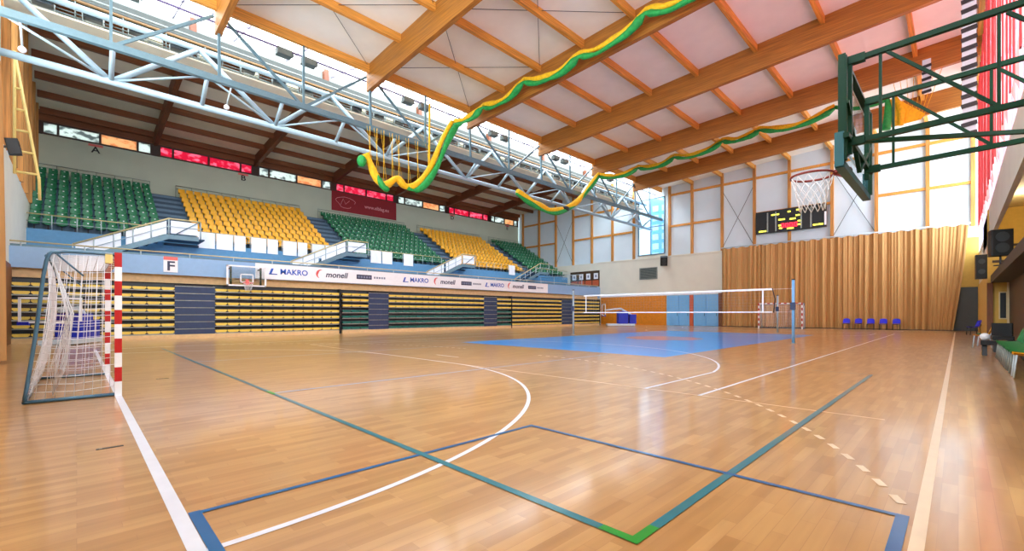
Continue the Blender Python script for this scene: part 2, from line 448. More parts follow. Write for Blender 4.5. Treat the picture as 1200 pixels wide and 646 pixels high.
# ---- end walls: wood or curtain low, cream, then timber frame with panels
POSTX = [-42.4, -39.4, -36.5, -33.7, -30.9, -28.05, -25.3, -21.15, -18.8, -15.9, -13.07, -10.3, -7.26, -4.45, -1.56, 0.72]
def top_at(x): return zroof(x) if x > -22.3 else (zstand(x) if x < -28 else 15.6)
wf = MB()
wf.box(-44.0, -24.8, YF, YF + 0.4, 0, 7.25); wf.box(-24.8, -21.7, YF, YF + 0.4, 0, 7.55); wf.box(-21.7, 3.2, YF, YF + 0.4, 0, 7.25)
wf.build('wall_far', M['cream'])['kind'] = 'structure'
wp = MB()
wp.box(-44.0, -24.8, YF + 0.12, YF + 0.4, 7.25, 17.2); wp.box(-21.7, 3.2, YF + 0.12, YF + 0.4, 7.25, 16.2); wp.box(-24.8, -21.7, YF + 0.12, YF + 0.4, 13.6, 17)
# panel joints
wp.build('wall_far_panels', M['panel'])['kind'] = 'structure'
k = 1
for i, x in enumerate(POSTX):
    struct(MB().box(x - 0.11, x + 0.11, YF - 0.12, YF + 0.12, 7.25, top_at(x) - 0.02).build('trim_%d' % k, M['glu_z'])); k += 1
for a, b in zip(POSTX[:-1], POSTX[1:]):
    if a == -25.3: continue
    for z in (10.3, 13.55 if a > -22 else 13.2):
        if a == -36.5 or a == -15.9 and z < 11 or a == -7.26 and z < 11: continue
        struct(MB().box(a + 0.11, b - 0.11, YF - 0.05, YF + 0.12, z - 0.1, z + 0.1).build('trim_%d' % k, M['glu_y'])); k += 1
struct(MB().box(-30, -15.9, YF - 0.06, YF, 7.13, 7.27).build('trim_%d' % k, M['cream'])); k += 1
# tension rods crossing on three panels
for a, b in ((-36.5, -33.7), (-15.9, -13.07), (-7.26, -4.45)):
    for p, q in (((a, 7.4), (b, 13)), ((b, 7.4), (a, 13))):
        struct(MB().tube([(p[0], YF - 0.03, p[1]), (q[0], YF - 0.03, q[1])], 0.02, 6).build('trim_%d' % k, M['charcoal'])); k += 1
# low parts of the far wall
struct(MB().box(-29.6, -21.5, YF - 0.06, YF, 0.0, 3.12).build('trim_%d' % k, M['orange_ply'])); k += 1
struct(MB().box(-29.6, -16.0, YF - 0.09, YF, 3.12, 3.3).build('trim_%d' % k, M['white'])); k += 1
d1 = MB()
dr = MB().box(-21.45, -16.2, YF - 0.05, YF, 0, 3.1).build('door_1', M['door_blue']); struct(dr)
for a, b in ((-21.4, -20.15), (-20.1, -19.05), (-18.6, -17.4), (-17.35, -16.25)):
    lf = MB().box(a, b, YF - 0.1, YF - 0.05, 0.03, 3.05).build('door_leaf', M['door_blue'], dr)
    MB().tube([(b - 0.12, YF - 0.12, 1.0), (b - 0.12, YF - 0.17, 1.0), (b - 0.12, YF - 0.17, 1.25), (b - 0.12, YF - 0.12, 1.25)], 0.02, 6).build('door_handle', M['charcoal'], lf)
MB().box(-19.0, -18.63, YF - 0.14, YF - 0.05, 0, 3.1).build('door_post', M['orange'], dr)
struct(MB().box(-16.2, -15.75, YF - 0.12, YF, 0, 3.2).build('trim_%d' % k, M['brown_wood'])); k += 1
struct(MB().box(-0.3, 1.0, YF - 0.03, YF, 3.05, 6.5).build('trim_%d' % k, M['yellow_wall'])); k += 1
d2 = struct(MB().box(-0.3, 1.05, YF - 0.06, YF, 0, 3.05).build('door_2', M['dark_grey']))
for x in (-0.25, 0.4): MB().box(x, x + 0.6, YF - 0.09, YF - 0.06, 0.05, 3.0).build('door_leaf', M['dark_grey'], d2)
# corner window high on the far wall
w1 = MB()
w1.box(-24.8, -24.7, YF, YF + 0.12, 7.55, 13.6); w1.box(-21.8, -21.7, YF, YF + 0.12, 7.55, 13.6)
w1.box(-24.8, -21.7, YF - 0.06, YF + 0.12, 7.5, 7.62); w1.box(-24.8, -21.7, YF, YF + 0.12, 13.5, 13.6); w1.box(-24.8, -21.7, YF, YF + 0.12, 10.5, 10.58)
w1 = struct(w1.build('window_1', M['steel_box']))
MB().box(-24.7, -21.8, YF + 0.05, YF + 0.07, 7.62, 13.5).build('pane', M['win_glass'], w1)
MB().box(-23.35, -23.27, YF + 0.02, YF + 0.1, 7.62, 13.5).build('mullion', M['steel_box'], w1)
# blue building part seen outside that window
ob = MB()
ob.box(-31.0, -19.0, YF + 3.0, YF + 8, 0, 16.0, 2)  # pale block added to fill the window and cut its bright sky reflection
ob.box(-24.3, -19.0, YF + 2.0, YF + 3.0, 0, 14.5, 0)
for zz in range(7):
    for xx in (-24.1, -23.0, -21.9): ob.box(xx, xx + 0.7, YF + 1.95, YF + 2.0, 6.3 + zz * 1.05, 6.95 + zz * 1.05, 1)
tag(ob.build('building', [M['door_blue'], M['white_tube'], M['panel']], origin=(-23, YF + 4, 0)), 'light blue building seen outside through the high window above the doors', 'building')
# high strip window by the gallery
w2 = MB()
w2.box(-34.1, -29.8, YF - 0.06, YF, 4.45, 4.55); w2.box(-34.1, -29.8, YF - 0.06, YF, 6.25, 6.35)
for x in (-34.1, -33.0, -31.95, -30.9, -29.9): w2.box(x, x + 0.1, YF - 0.06, YF, 4.55, 6.25)
w2 = struct(w2.build('window_2', M['brown_dark']))
MB().box(-34.0, -29.9, YF - 0.03, YF - 0.01, 4.55, 6.25).build('pane', M['brown_dark'], w2)
MB().box(-34.0, -29.9, YF - 0.04, YF - 0.032, 4.55, 5.2).build('orange_pane', M['orange'], w2)
for x in (-33.8, -32.75, -31.7, -30.6): 
    MB().box(x, x + 0.6, YF - 0.05, YF - 0.042, 5.35, 6.05).box(x + 0.2, x + 0.4, YF - 0.055, YF - 0.05, 5.55, 5.85, 1).build('white_card', [M['white'], M['logo_grey']], w2)

# near end wall (the end the camera stands at)
nw = MB()
nw.box(-44.0, 3.2, YN - 0.4, YN, 0, 7.4)
nw.build('wall_near', M['cream'])['kind'] = 'structure'
struct(MB().box(-43.2, -16.0, YN, YN + 0.05, 0, 3.15).build('trim_%d' % k, M['brown_wood'])); k += 1
MBn = MB(); MBn.box(-44.0, -22.3, YN - 0.4, YN - 0.12, 7.4, 17.2)
MBn.build('wall_near_panels', M['panel'])['kind'] = 'structure'
for x in POSTX:
    struct(MB().box(x - 0.11, x + 0.11, YN - 0.12, YN + 0.12, 7.4, top_at(x) - 0.02).build('trim_%d' % k, M['glu_z'])); k += 1
# unseen glazing between the near end wall posts, added to let fill daylight in
w4 = MB()
px = [x for x in POSTX if x >= -21.2]
for a, b in zip(px[:-1], px[1:]):
    w4.box(a + 0.11, b - 0.11, YN - 0.06, YN, 7.4, 7.5); w4.box(a + 0.11, b - 0.11, YN - 0.06, YN, 10.5, 10.6)
w4 = struct(w4.build('window_4', M['mullion']))
MB().box(-21.1, 0.72, YN - 0.05, YN - 0.03, 7.4, 15.2).build('pane', M['win_glass'], w4)

# wall behind the stand with its strip of windows
wb = MB().box(XB - 0.3, XB, YN, YF, 0, 13.35).box(XB - 0.3, XB, YN, YF, 14.15, 15.2).build('wall_back', [M['backwall']]); struct(wb)
wi = 3
bays = [(-1.9, 4.3), (4.3, 11.15), (11.15, 18.0), (18.0, 24.87), (24.87, 31.75), (31.75, 38.6), (38.6, 44.0)]
for bi, (a, b) in enumerate(bays):
    f = MB(); a += 0.25; b -= 0.25
    f.box(XB - 0.12, XB + 0.02, a - 0.26, a, 13.3, 14.2); f.box(XB - 0.12, XB + 0.02, b, b + 0.26, 13.3, 14.2)
    f.box(XB - 0.1, XB + 0.08, a, b, 13.32, 13.42); f.box(XB - 0.1, XB + 0.08, a, b, 14.1, 14.2)
    cuts = [0, 0.13, 0.5, 0.86, 1.0]
    for c in cuts: f.box(XB - 0.1, XB + 0.06, a + (b - a) * c - 0.06, a + (b - a) * c + 0.06, 13.4, 14.12)
    wi += 1 if wi == 3 else 1
    w = struct(f.build('window_%d' % (wi + 1), M['dark_frame']))
    seq = ['pane_white', 'pane_white', 'pane_tan', 'pane_white'] if bi % 2 == 0 else ['pane_red'] * 4
    for j in range(4):
        y0, y1 = a + (b - a) * cuts[j], a + (b - a) * cuts[j + 1]
        MB().box(XB - 0.06, XB - 0.04, y0 + 0.06, y1 - 0.06, 13.42, 14.1).build('pane', M[seq[j]], w)
struct(MB().box(XB, XB + 0.1, YN, YF, 14.2, 14.9).build('trim_%d' % k, M['dark_y'])); k += 1

# ---- roofs
def slab(x0, x1, zf, y0, y1, t, name, m):
    z0, z1 = zf(x0), zf(x1)
    o = MB().add([(x0, y0, z0), (x1, y0, z1), (x1, y1, z1), (x0, y1, z0), (x0, y0, z0 + t), (x1, y0, z1 + t), (x1, y1, z1 + t), (x0, y1, z0 + t)],
                 [(0, 3, 2, 1), (4, 5, 6, 7), (0, 1, 5, 4), (1, 2, 6, 5), (2, 3, 7, 6), (3, 0, 4, 7)]).build(name, m)
    return struct(o)
slab(-22.1, 3.2, zroof, YN - 0.4, YF + 0.4, 0.4, 'ceiling', M['ceil'])
slab(-43.6, -28.3, zstand, YN - 0.4, YF + 0.4, 0.4, 'ceiling_stand', M['ceil_stand'])
# main beams, bevelled foot at the truss
for y in BAYS[1:]:
    x0, x1 = -22.25, 1.0
    pts = [(x0, zbeam(x0)), (x1, zbeam(x1)), (x1, zroof(x1)), (x0, zroof(x0))]
    struct(MB().prism(pts, y - 0.12, y + 0.12).build('roof_beam', M['glu_x'], origin=(0, y, 0)))
PURX = [-22.0, -18.8, -15.95, -13.1, -10.3, -7.3, -4.45, -1.6, 0.75]
ys = [YN] + BAYS[1:] + [YF]
for a, b in zip(ys[:-1], ys[1:]):
    for x in PURX:
        h = 0.46 if x < -21 else 0.36
        zt = zroof(x)
        struct(MB().box(x - 0.09, x + 0.09, a + (0.12 if a > 0 else 0), b - 0.12, zt - h, zt).build('roof_purlin_beam', M['glu_y'], origin=(0, a, 0)))
for y0, y1 in ((4.3, 11.15), (11.15, 18.0)):
    for xa, xb in ((-22.0, -15.95), (-15.95, -10.3)):
        for p, q in ((xa, xb), (xb, xa)):
            struct(MB().tube([(p, y0 + 0.15, zroof(p) - 0.1), (q, y1 - 0.15, zroof(q) - 0.1)], 0.014, 5).build('trim_%d' % k, M['charcoal'])); k += 1
# rafters over the stand
for y in BAYS[1:]:
    x0, x1 = XB, -27.8
    pts = [(x0, zstand(x0) - 0.85), (x1, zstand(x1) - 0.85), (x1, zstand(x1) + 0.3), (x0, zstand(x0) + 0.3)]
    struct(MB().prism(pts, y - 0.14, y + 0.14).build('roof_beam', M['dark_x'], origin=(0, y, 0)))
for a, b in zip(ys[:-1], ys[1:]):
    for x in (-42.9, -40.4, -37.9, -35.4, -32.9, -30.4, -28.4):
        zt = zstand(x)
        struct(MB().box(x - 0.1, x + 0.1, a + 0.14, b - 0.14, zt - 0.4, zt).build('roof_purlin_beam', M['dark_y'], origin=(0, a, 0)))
# skylight between both roofs
def zsky(x): return 15.0 + (x + 22.1) * (16.35 - 15.0) / (-28.3 + 22.1)
sky = MB()
for i in range(18):
    y = YN + (YF - YN) * i / 17
    sky.bar((-22.1, y, zsky(-22.1)), (-28.3, y, zsky(-28.3)), 0.05, 0.08)
for x in (-22.1, -25.2, -28.2): sky.bar((x, YN, zsky(x)), (x, YF, zsky(x)), 0.08, 0.1)
sky = struct(sky.build('window_3', M['mullion']))
slabm = MB().add([(-22.1, YN, zsky(-22.1) + 0.06), (-28.3, YN, zsky(-28.3) + 0.06), (-28.3, YF, zsky(-28.3) + 0.06), (-22.1, YF, zsky(-22.1) + 0.06)], [(0, 1, 2, 3)])
slabm.build('pane', M['sky_glass'], sky)

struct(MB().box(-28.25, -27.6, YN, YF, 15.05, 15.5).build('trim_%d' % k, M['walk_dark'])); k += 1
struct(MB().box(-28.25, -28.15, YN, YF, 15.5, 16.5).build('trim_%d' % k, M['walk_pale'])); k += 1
# ---- glazed side wall with blinds
wr = MB()
wr.box(XR, XR + 0.25, YN, YF, 14.6, 15.6)
wr.box(XR, XR + 0.12, 6.0, 36.5, 4.6, 6.1)
wr.box(XR, XR + 0.3, YN, 6.0, 0, 6.1)
wr.box(XR, XR + 0.12, 36.5, YF, 3.1, 5.4)
wr.box(XR, XR + 0.12, 30.3, 36.5, 2.9, 6.1)
wr = struct(wr.build('wall_right', M['cream']))
w5 = MB()
yy = YN
while yy < YF:
    w5.box(XR + 0.02, XR + 0.12, yy - 0.05, yy + 0.05, 5.4 if yy > 36.5 else 6.1, 14.6); yy += 1.53
for z in (8.9, 11.7): w5.box(XR + 0.03, XR + 0.11, YN, YF, z - 0.04, z + 0.04)
w5 = struct(w5.build('window_20', M['mullion']))
MB().box(XR + 0.14, XR + 0.15, YN, YF, 5.4, 14.6).build('pane', M['win_glass'], w5)
bl = thing('vertical_blind', (XR - 0.1, 24, 14.5), 'coral red vertical blind drawn over the glazed side wall', 'blind')
MB().box(XR - 0.16, XR - 0.06, 9, 36.3, 14.45, 14.6).build('head_rail', M['charcoal'], bl)
y = 9.2; i = 0
while y < 36:
    zb = 6.15; w_ = 0.9 if i % 3 else 1.35
    s = MB(); vs = []
    for q in range(21):
        z = zb + (14.45 - zb) * q / 20.0
        dy = 0.16 * ((q + i) % 4) / 3
        vs += [(XR - 0.2 + 0.12 * ((q + i) % 4) / 3, y + dy, z), (XR - 0.05, y + w_, z)]
    s.add(vs, [(2 * q, 2 * q + 1, 2 * q + 3, 2 * q + 2) for q in range(20)], 0)
    sl = s.build('slat', M['pink_blind'] if i % 3 == 0 else M['red_blind'], bl)
    MB().box(XR - 0.2, XR - 0.17, y + w_ - 0.02, y + w_ + 0.1, zb, 14.45).build('edge_tape', M['dark_red'], sl)
    y += w_ + 0.06; i += 1
# gallery recess and lower niche along the side wall
gl = MB().box(1.05, 3.2, 6.0, 30.0, 2.62, 2.95).build('floor_gallery', M['black']); struct(gl)
struct(MB().box(XR + 0.12, 3.2, 6.0, 30.3, 6.0, 6.12).build('ceiling_gallery', M['soffit']))
struct(MB().box(3.0, 3.2, 6.0, 30.0, 0, 6.1).build('wall_gallery', M['yellow_wall']))
struct(MB().box(0.95, 3.2, 30.0, 30.3, 2.95, 6.0).build('wall_gallery_end', M['yellow_wall']))
struct(MB().box(0.95, 1.62, 30.0, 30.3, 0, 2.95).build('wall_niche_end', M['yellow_wall']))
struct(MB().box(0.93, 1.12, 29.9, 30.0, 0, 2.62).build('trim_%d' % k, M['brown_wood'])); k += 1
struct(MB().box(0.95, 1.05, 30.3, YF, 0, 3.1).build('wall_right_low', M['yellow_wall']))
struct(MB().box(1.62, 1.75, 6.0, 30.0, 0, 2.62).build('wall_niche', M['brown_dark']))
w6 = struct(MB().box(1.3, 1.56, 29.93, 30.0, 0.95, 2.2).build('window_21', M['soffit']))
MB().box(1.34, 1.52, 29.91, 29.93, 1.0, 2.15).build('pane', M['black'], w6)
struct(MB().box(1.55, 1.62, 29.92, 30.0, 0, 2.62).build('trim_%d' % k, M['soffit'])); k += 1
for z in (4.3, 3.6): struct(MB().box(1.1, 3.0, 29.93, 30.0, z - 0.05, z + 0.05).build('trim_%d' % k, M['brown_dark'])); k += 1

# ---------------------------------------------------------------- gallery and upper tier
struct(MB().box(-34.6, -26.3, YN, 38.95, 3.1, 3.85).build('floor_walkway', M['fascia']))
struct(MB().box(-26.4, -26.28, YN, 38.9, 3.05, 3.9).build('trim_%d' % k, M['fascia'])); k += 1
struct(MB().box(-33.9, -29.8, 38.9, YF, 3.05, 4.4).build('trim_%d' % k, M['fascia'])); k += 1
struct(MB().box(-26.75, -26.62, YN, 38.9, 2.68, 3.1).build('trim_%d' % k, M['tan_board'])); k += 1
st = MB()
st.box(-34.8, -34.6, YN, YF, 3.85, 5.75, 1)
for r in range(10):
    x1 = -34.8 - 0.8 * r
    st.box(XB, x1, YN, YF, 5.7 + 0.49 * (r - 1) if r else 3.85, 5.7 + 0.49 * r)
struct(st.build('floor_tier', [M['tread'], M['blue_wall']]))
AISLES = [(3.85, 5.6), (14.6, 16.5), (25.7, 27.5), (36.6, 38.3)]
for (a, b) in AISLES:
    s = MB()
    for r in range(10):
        x1 = -34.8 - 0.8 * r; z = 5.7 + 0.49 * r
        s.box(x1 - 0.8, x1 + 0.02, a, b, z, z + 0.02)
        s.box(x1, x1 + 0.38, a, b, z - 0.49 if r else z - 0.1, z - 0.245)
    struct(s.build('floor_aisle', M['aisle']))

def seat_mesh(m):
    s = MB()
    prof = [(0.20, 0.395), (0.215, 0.425), (0.12, 0.42), (-0.06, 0.40), (-0.16, 0.43), (-0.205, 0.55), (-0.225, 0.70), (-0.25, 0.82)]
    def top(u, v):
        i = v * (len(prof) - 1); a = int(min(i, len(prof) - 2)); f = i - a
        x = prof[a][0] * (1 - f) + prof[a + 1][0] * f; z = prof[a][1] * (1 - f) + prof[a + 1][1] * f
        t = 2 * u - 1
        wv = 0.22 - (0.035 if v > 0.9 else 0) - (0.05 if v < 0.08 else 0)
        side = t * t
        if v > 0.6: x += 0.06 * side
        else: z += 0.05 * side
        return (x, t * wv, z)
    s.grid(top, 6, 7)
    def under(u, v):
        x, y, z = top(u, v); return (x - (0.03 if v > 0.55 else 0), y, z - (0.03 if v <= 0.75 else 0.012))
    s.grid(lambda u, v: under(1 - u, v), 6, 7)
    for side in (0, 1):
        vs = []
        for j in range(8): vs += [top(side, j / 7), under(side, j / 7)]
        s.add(vs, [(2 * j, 2 * j + 1, 2 * j + 3, 2 * j + 2) for j in range(7)])
    for v in (0, 1):
        vs = []
        for j in range(7): vs += [top(j / 6, v), under(j / 6, v)]
        s.add(vs, [(2 * j, 2 * j + 1, 2 * j + 3, 2 * j + 2) for j in range(6)])
    # pale number plate on the backrest and a dark bracket
    s.box(-0.12, -0.06, -0.03, 0.03, 0.0, 0.39, 1); s.box(-0.14, 0.04, -0.12, 0.12, 0.0, 0.03, 1)
    s.box(-0.207, -0.196, -0.035, 0.035, 0.70, 0.75, 2)
    return s
BLOCKS = [('green', -1.65, 3.65, 'green block beside the ladder'), ('yellow', 5.82, 14.45, 'yellow block nearer the goal'),
          ('green', 16.72, 25.5, 'green block under the red banner'), ('yellow', 27.72, 36.4, 'yellow block farther from the goal'),
          ('green', 38.5, 43.75, 'green block at the far wall')]
spots = {'green': [], 'yellow': []}
for bi, (c, a, b, lab) in enumerate(BLOCKS):
    n = int(round((b - a) / 0.505)) + 1
    for r in range(10):
        for j in range(n):
            p = (-35.22 - 0.8 * r, a + (b - a) * j / (n - 1), 5.7 + 0.49 * r)
            fromst = (n - 1 - j) if bi == 0 else j
            spots[c].append((p, r, fromst, lab))
for c in ('green', 'yellow'):
    lst = sorted(spots[c], key=lambda t: t[0][0] ** 2 + t[0][1] ** 2)
    mm = [M[c + '_seat'], M['charcoal'], M['white'] if c == 'green' else M['yellow_seat']]
    proto = None
    for (p, r, j, lab) in lst[:300]:
        if proto is None: proto = o = seat_mesh(mm).build(c + '_stadium_seat', mm)
        else: o = proto.copy(); col.objects.link(o)
        o.location = p
        tag(o, '%s bucket seat, %s from the stairs, %s row up, %s' % (c, ordn(j), ordn(r), lab.replace('%s block' % c, 'block')), 'seat', '%s seats of the upper tier' % c)
    rest = MB(); base = seat_mesh(mm)
    for (p, r, j, lab) in lst[300:]:
        b0 = len(rest.v)
        rest.v += [(x + p[0], y + p[1], z + p[2]) for x, y, z in base.v]
        rest.f += [tuple(b0 + i for i in f) for f in base.f]; rest.m += base.m; rest.s += base.s
    o = rest.build(c + '_seating', mm, origin=(-36, 40, 6))
    tag(o, 'remaining %s bucket seats at the far wall end of the upper tier' % c, 'seating', None, 'stuff')

# rail in front of each block, with white sheets on some
for bi, (c, a, b, lab) in enumerate(BLOCKS):
    a -= 0.3; b += 0.3
    where = ['green block beside the ladder', 'yellow block nearer the goal', 'green block under the red banner', 'farther yellow block', 'green block at the far wall'][bi]
    t = thing('railing', (-34.65, a, 5.75), 'grey tube railing along the front of the ' + where, 'railing', 'railings in front of the seat blocks')
    n = max(2, int(round((b - a) / 1.05)))
    ztop = 6.55
    MB().tube([(-34.65, a, ztop), (-34.65, b, ztop)], 0.03, 8).build('top_rail', M['rail_warm'], t)
    MB().tube([(-34.65, a, 6.15), (-34.65, b, 6.15)], 0.018, 6).build('mid_rail', M['rail'], t)
    for i in range(n + 1):
        y = a + (b - a) * i / n
        MB().tube([(-34.65, y, 5.75), (-34.65, y, ztop)], 0.028, 6).build('post', M['rail'], t)
    if c == 'yellow' or bi == 2:
        for i in range(n):
            if (bi == 2 and i not in (1, 2, 4)) or (bi == 3 and i != 6): continue
            y0 = a + (b - a) * i / n + 0.04; y1 = a + (b - a) * (i + 1) / n - (0.3 if i in (2, 4, 6) and bi == 1 else 0.04)
            s = MB(); s.grid(lambda u, v: (-34.56 + 0.015 * math.sin(9 * u + 3 * v), y0 + (y1 - y0) * u, 5.48 + 1.04 * v), 8, 3)
            s.build('white_sheet', M['white'], t)
    # rear rail along the back row
    t = thing('rear_railing', (-43.1, a, 10.1), 'thin grey rail behind the top row of the ' + where, 'railing', 'rails behind the top rows')
    MB().tube([(-43.1, a, 11.25), (-43.1, b, 11.25)], 0.02, 6).build('top_rail', M['grey_green'], t)
    MB().tube([(-43.1, a, 11.02), (-43.1, b, 11.02)], 0.014, 6).build('mid_rail', M['grey_green'], t)
    for i in range(n + 1):
        y = a + (b - a) * i / n
        MB().tube([(-43.1, y, 10.1), (-43.1, y, 11.25)], 0.018, 6).build('post', M['grey_green'], t)

# stairs from the walkway to the tier
names = ['beside the green block by the ladder', 'between the near yellow block and the green block', 'between the middle green block and the farther yellow block', 'beside the green block at the far wall']
for i, (a, b) in enumerate(AISLES):
    t = thing('access_stair', (-33.2, a, 3.85), 'steel stair with white side panels ' + names[i], 'stair', 'stairs up to the seating tier')
    X0, X1 = -34.48, -32.6; y0 = a - 4.0; n = 9; z0, z1 = 3.85, 5.75
    s = MB()
    for q in range(n): s.box(X0, X1, y0 + (a - y0) * q / n, y0 + (a - y0) * (q + 1) / n + 0.05, z0 + (z1 - z0) * (q + 1) / n - 0.05, z0 + (z1 - z0) * (q + 1) / n)
    s.build('treads', M['aisle'], t)
    s = MB().bar((X1, y0, z0 + 0.1), (X1, a, z1), 0.08, 0.28).bar((X1, a, z1 - 0.02), (X1, b - 0.3, z1 - 0.02), 0.08, 0.26)
    s.build('stringer', M['steel_box'], t)
    MB().box(X0, X1, a, b, z1 - 0.08, z1).build('landing', M['aisle'], t)
    MB().tube([(X1, y0, z0 + 1.0), (X1, a, z1 + 1.05), (X1, b - 0.2, z1 + 1.05)], 0.045, 8).build('handrail', M['rail_warm'], t)
    MB().tube([(X1, y0, z0 + 0.55), (X1, a, z1 + 0.6), (X1, b - 0.2, z1 + 0.6)], 0.02, 6).build('mid_rail', M['rail'], t)
    for q in range(7):
        f = q / 5.0
        y = y0 + (a - y0) * f if f <= 1 else b - 0.2
        zz = z0 + (z1 - z0) * f if f <= 1 else z1
        MB().tube([(X1, y, zz), (X1, y, zz + 1.03)], 0.03, 6).build('post', M['rail'], t)
    if i < 3:
        for (ya, yb) in ((y0 + 0.1, y0 + 1.9), (y0 + 2.1, a - 0.1), (a + 0.1, b - 0.35)):
            za = z0 + (z1 - z0) * min(1, (ya - y0) / 4.0); zb = z0 + (z1 - z0) * min(1, (yb - y0) / 4.0)
            MB().add([(X1 - 0.04, ya, za + 0.2), (X1 - 0.04, yb, zb + 0.2), (X1 - 0.04, yb, zb + 0.95), (X1 - 0.04, ya, za + 0.95)], [(0, 1, 2, 3)]).build('white_panel', M['white'], t)
    MB().tube([(X1 + 0.02, a + 0.25, z1 + 0.1), (X1 + 0.02, b - 0.3, z1 + 1.0)], 0.03, 6).build('brace', M['steel_box'], t)
# gallery guard rail above the fascia
t = thing('guard_rail', (-26.4, 0, 3.85), 'low grey guard rail along the edge of the blue gallery', 'railing')
MB().tube([(-26.5, YN, 4.12), (-26.5, 38.8, 4.12)], 0.03, 8).build('top_rail', M['rail_warm'], t)
MB().box(-26.75, -26.6, YN, 38.8, 3.85, 4.02).build('kick_board', M['steel_box'], t)
for i in range(22):
    y = YN + 0.3 + i * 1.85
    MB().tube([(-26.5, y, 3.85), (-26.5, y, 4.12)], 0.025, 6).build('post', M['rail'], t)
t = thing('glass_screen', (-33, 38.6, 3.85), 'pale green glass screen at the far end of the gallery', 'screen')
MB().box(-34.4, -28.5, 38.72, 38.74, 4.0, 5.4).build('pane', M['clear'], t)
for x in (-34.4, -32.4, -30.4, -28.5): MB().tube([(x, 38.73, 3.85), (x, 38.73, 5.45)], 0.03, 6).build('post', M['rail'], t)
MB().tube([(-34.4, 38.73, 5.45), (-28.5, 38.73, 5.45)], 0.03, 6).build('top_rail', M['rail'], t)

# letters on the back wall and fascia
def letter_sign(ch, y, i):
    t = thing('sector_sign', (XB + 0.03, y, 12.7), 'sector sign with a red top band and the dark letter %s' % ch, 'sign', 'sector letter signs')
    MB().box(XB + 0.01, XB + 0.04, y - 0.38, y + 0.38, 12.62, 13.28).build('board', M['backwall'], t)
    MB().box(XB + 0.04, XB + 0.05, y - 0.38, y + 0.38, 13.12, 13.28).build('top_band', M['sign_red'], t)
    text(ch, 'lettering', 0.62, (XB + 0.05, y, 12.87), '+x', M['black'], t, 1.1)
for i, (ch, y) in enumerate((('A', 0.96), ('B', 10.2), ('C', 21.5), ('D', 32.5), ('E', 41.8))): letter_sign(ch, y, i)
t = thing('sector_sign', (-26.25, 3.16, 3.2), 'white sector sign with the dark letter F on the blue gallery front', 'sign')
MB().box(-26.28, -26.24, 2.9, 3.44, 3.17, 3.9).build('board', M['white'], t)
MB().box(-26.24, -26.23, 2.9, 3.44, 3.74, 3.9).build('top_band', M['sign_red'], t)
text('F', 'lettering', 0.62, (-26.232, 3.17, 3.44), '+x', M['logo_dark'], t, 1.15)

# long sponsor banner on the gallery front
t = thing('sponsor_banner', (-26.2, 6.73, 3.06), 'long white sponsor banner along the front of the gallery', 'banner')
MB().box(-26.27, -26.2, 6.75, 30.45, 3.08, 3.9).build('board', M['white'], t)
def swoosh(y, z, s):
    mb = MB(); pts = []
    for i in range(9):
        a = math.radians(70 + 22 * i); pts.append((y + s * math.cos(a), z + s * math.sin(a)))
    inn = []
    for i in range(9):
        a = math.radians(70 + 22 * i); k = 0.55 + 0.4 * abs(i - 4) / 4
        inn.append((y + 0.1 * s + s * k * math.cos(a), z + s * k * math.sin(a)))
    n = len(pts); vs = [(-26.19, p[0], p[1]) for p in pts] + [(-26.19, p[0], p[1]) for p in inn]
    mb.add(vs, [(i, i + 1, n + i + 1, n + i) for i in range(n - 1)]); return mb
for (ya, yb, yc, yd, ye, yf, yg) in ((7.5, 8.75, 10.0, 11.05, 12.75, 14.1, 15.6), (15.75, 16.95, 18.0, 18.9, 20.5, 21.7, 23.5), (22.9, 24.2, 25.3, 26.15, 28.0, 28.9, 30.0)):
    pass
for base in (7.39, 15.57, 22.9):
    MB().add([(-26.19, base, 3.33), (-26.19, base + 0.12, 3.33), (-26.19, base + 0.24, 3.66), (-26.19, base + 0.12, 3.66)], [(0, 1, 2, 3)]).add([(-26.19, base, 3.33), (-26.19, base + 0.42, 3.33), (-26.19, base + 0.42, 3.38), (-26.19, base, 3.38)], [(0, 1, 2, 3)]).build('blue_emblem', M['logo_blue'], t)
    text('MAKRO', 'lettering', 0.42, (-26.195, base + 1.3, 3.5), '+x', M['logo_blue'], t, 1.0)
    swoosh(base + 2.75, 3.52, 0.26).build('red_emblem', M['logo_red'], t)
    text('monell', 'lettering', 0.46, (-26.195, base + 3.7, 3.5), '+x', M['logo_dark'], t, 1.05, 0.2)
    MB().box(-26.2, -26.19, base + 4.95, base + 5.95, 3.36, 3.64).build('dark_emblem', M['logo_dark'], t)
    s = MB()
    for q in range(5): s.box(-26.19, -26.186, base + 5.03 + q * 0.18, base + 5.15 + q * 0.18, 3.44, 3.56)
    for q in range(5): s.box(-26.2, -26.19, base + 6.1 + q * 0.17, base + 6.21 + q * 0.17, 3.44, 3.56)
    s.build('small_print', M['logo_grey'], t)
    base2 = base
t = thing('red_banner', (XB + 0.06, 21.3, 11.4), 'dark red cloth banner with pale drawing under the roof windows', 'banner')
MB().grid(lambda u, v: (XB + 0.06 + 0.015 * math.sin(12 * u), 17.8 + 7.1 * u, 11.42 + 1.92 * v), 24, 3).build('cloth', M['banner_red'], t)
s = MB()
pt = [(19.2 + 0.9 * math.cos(a) * (1 + 0.25 * math.sin(3 * a)), 12.35 + 0.55 * math.sin(a)) for a in [i * 0.35 for i in range(17)]]
s.tube([(XB + 0.1, y, z) for y, z in pt], 0.025, 5)
s.tube([(XB + 0.1, 18.7, 12.1), (XB + 0.1, 18.95, 12.7), (XB + 0.1, 19.2, 12.2), (XB + 0.1, 19.6, 12.6)], 0.025, 5)
s.build('line_drawing', M['pink_line'], t)
text('www.elblag.eu', 'lettering', 0.5, (XB + 0.1, 22.6, 12.3), '+x', M['pink_line'], t, 0.95)

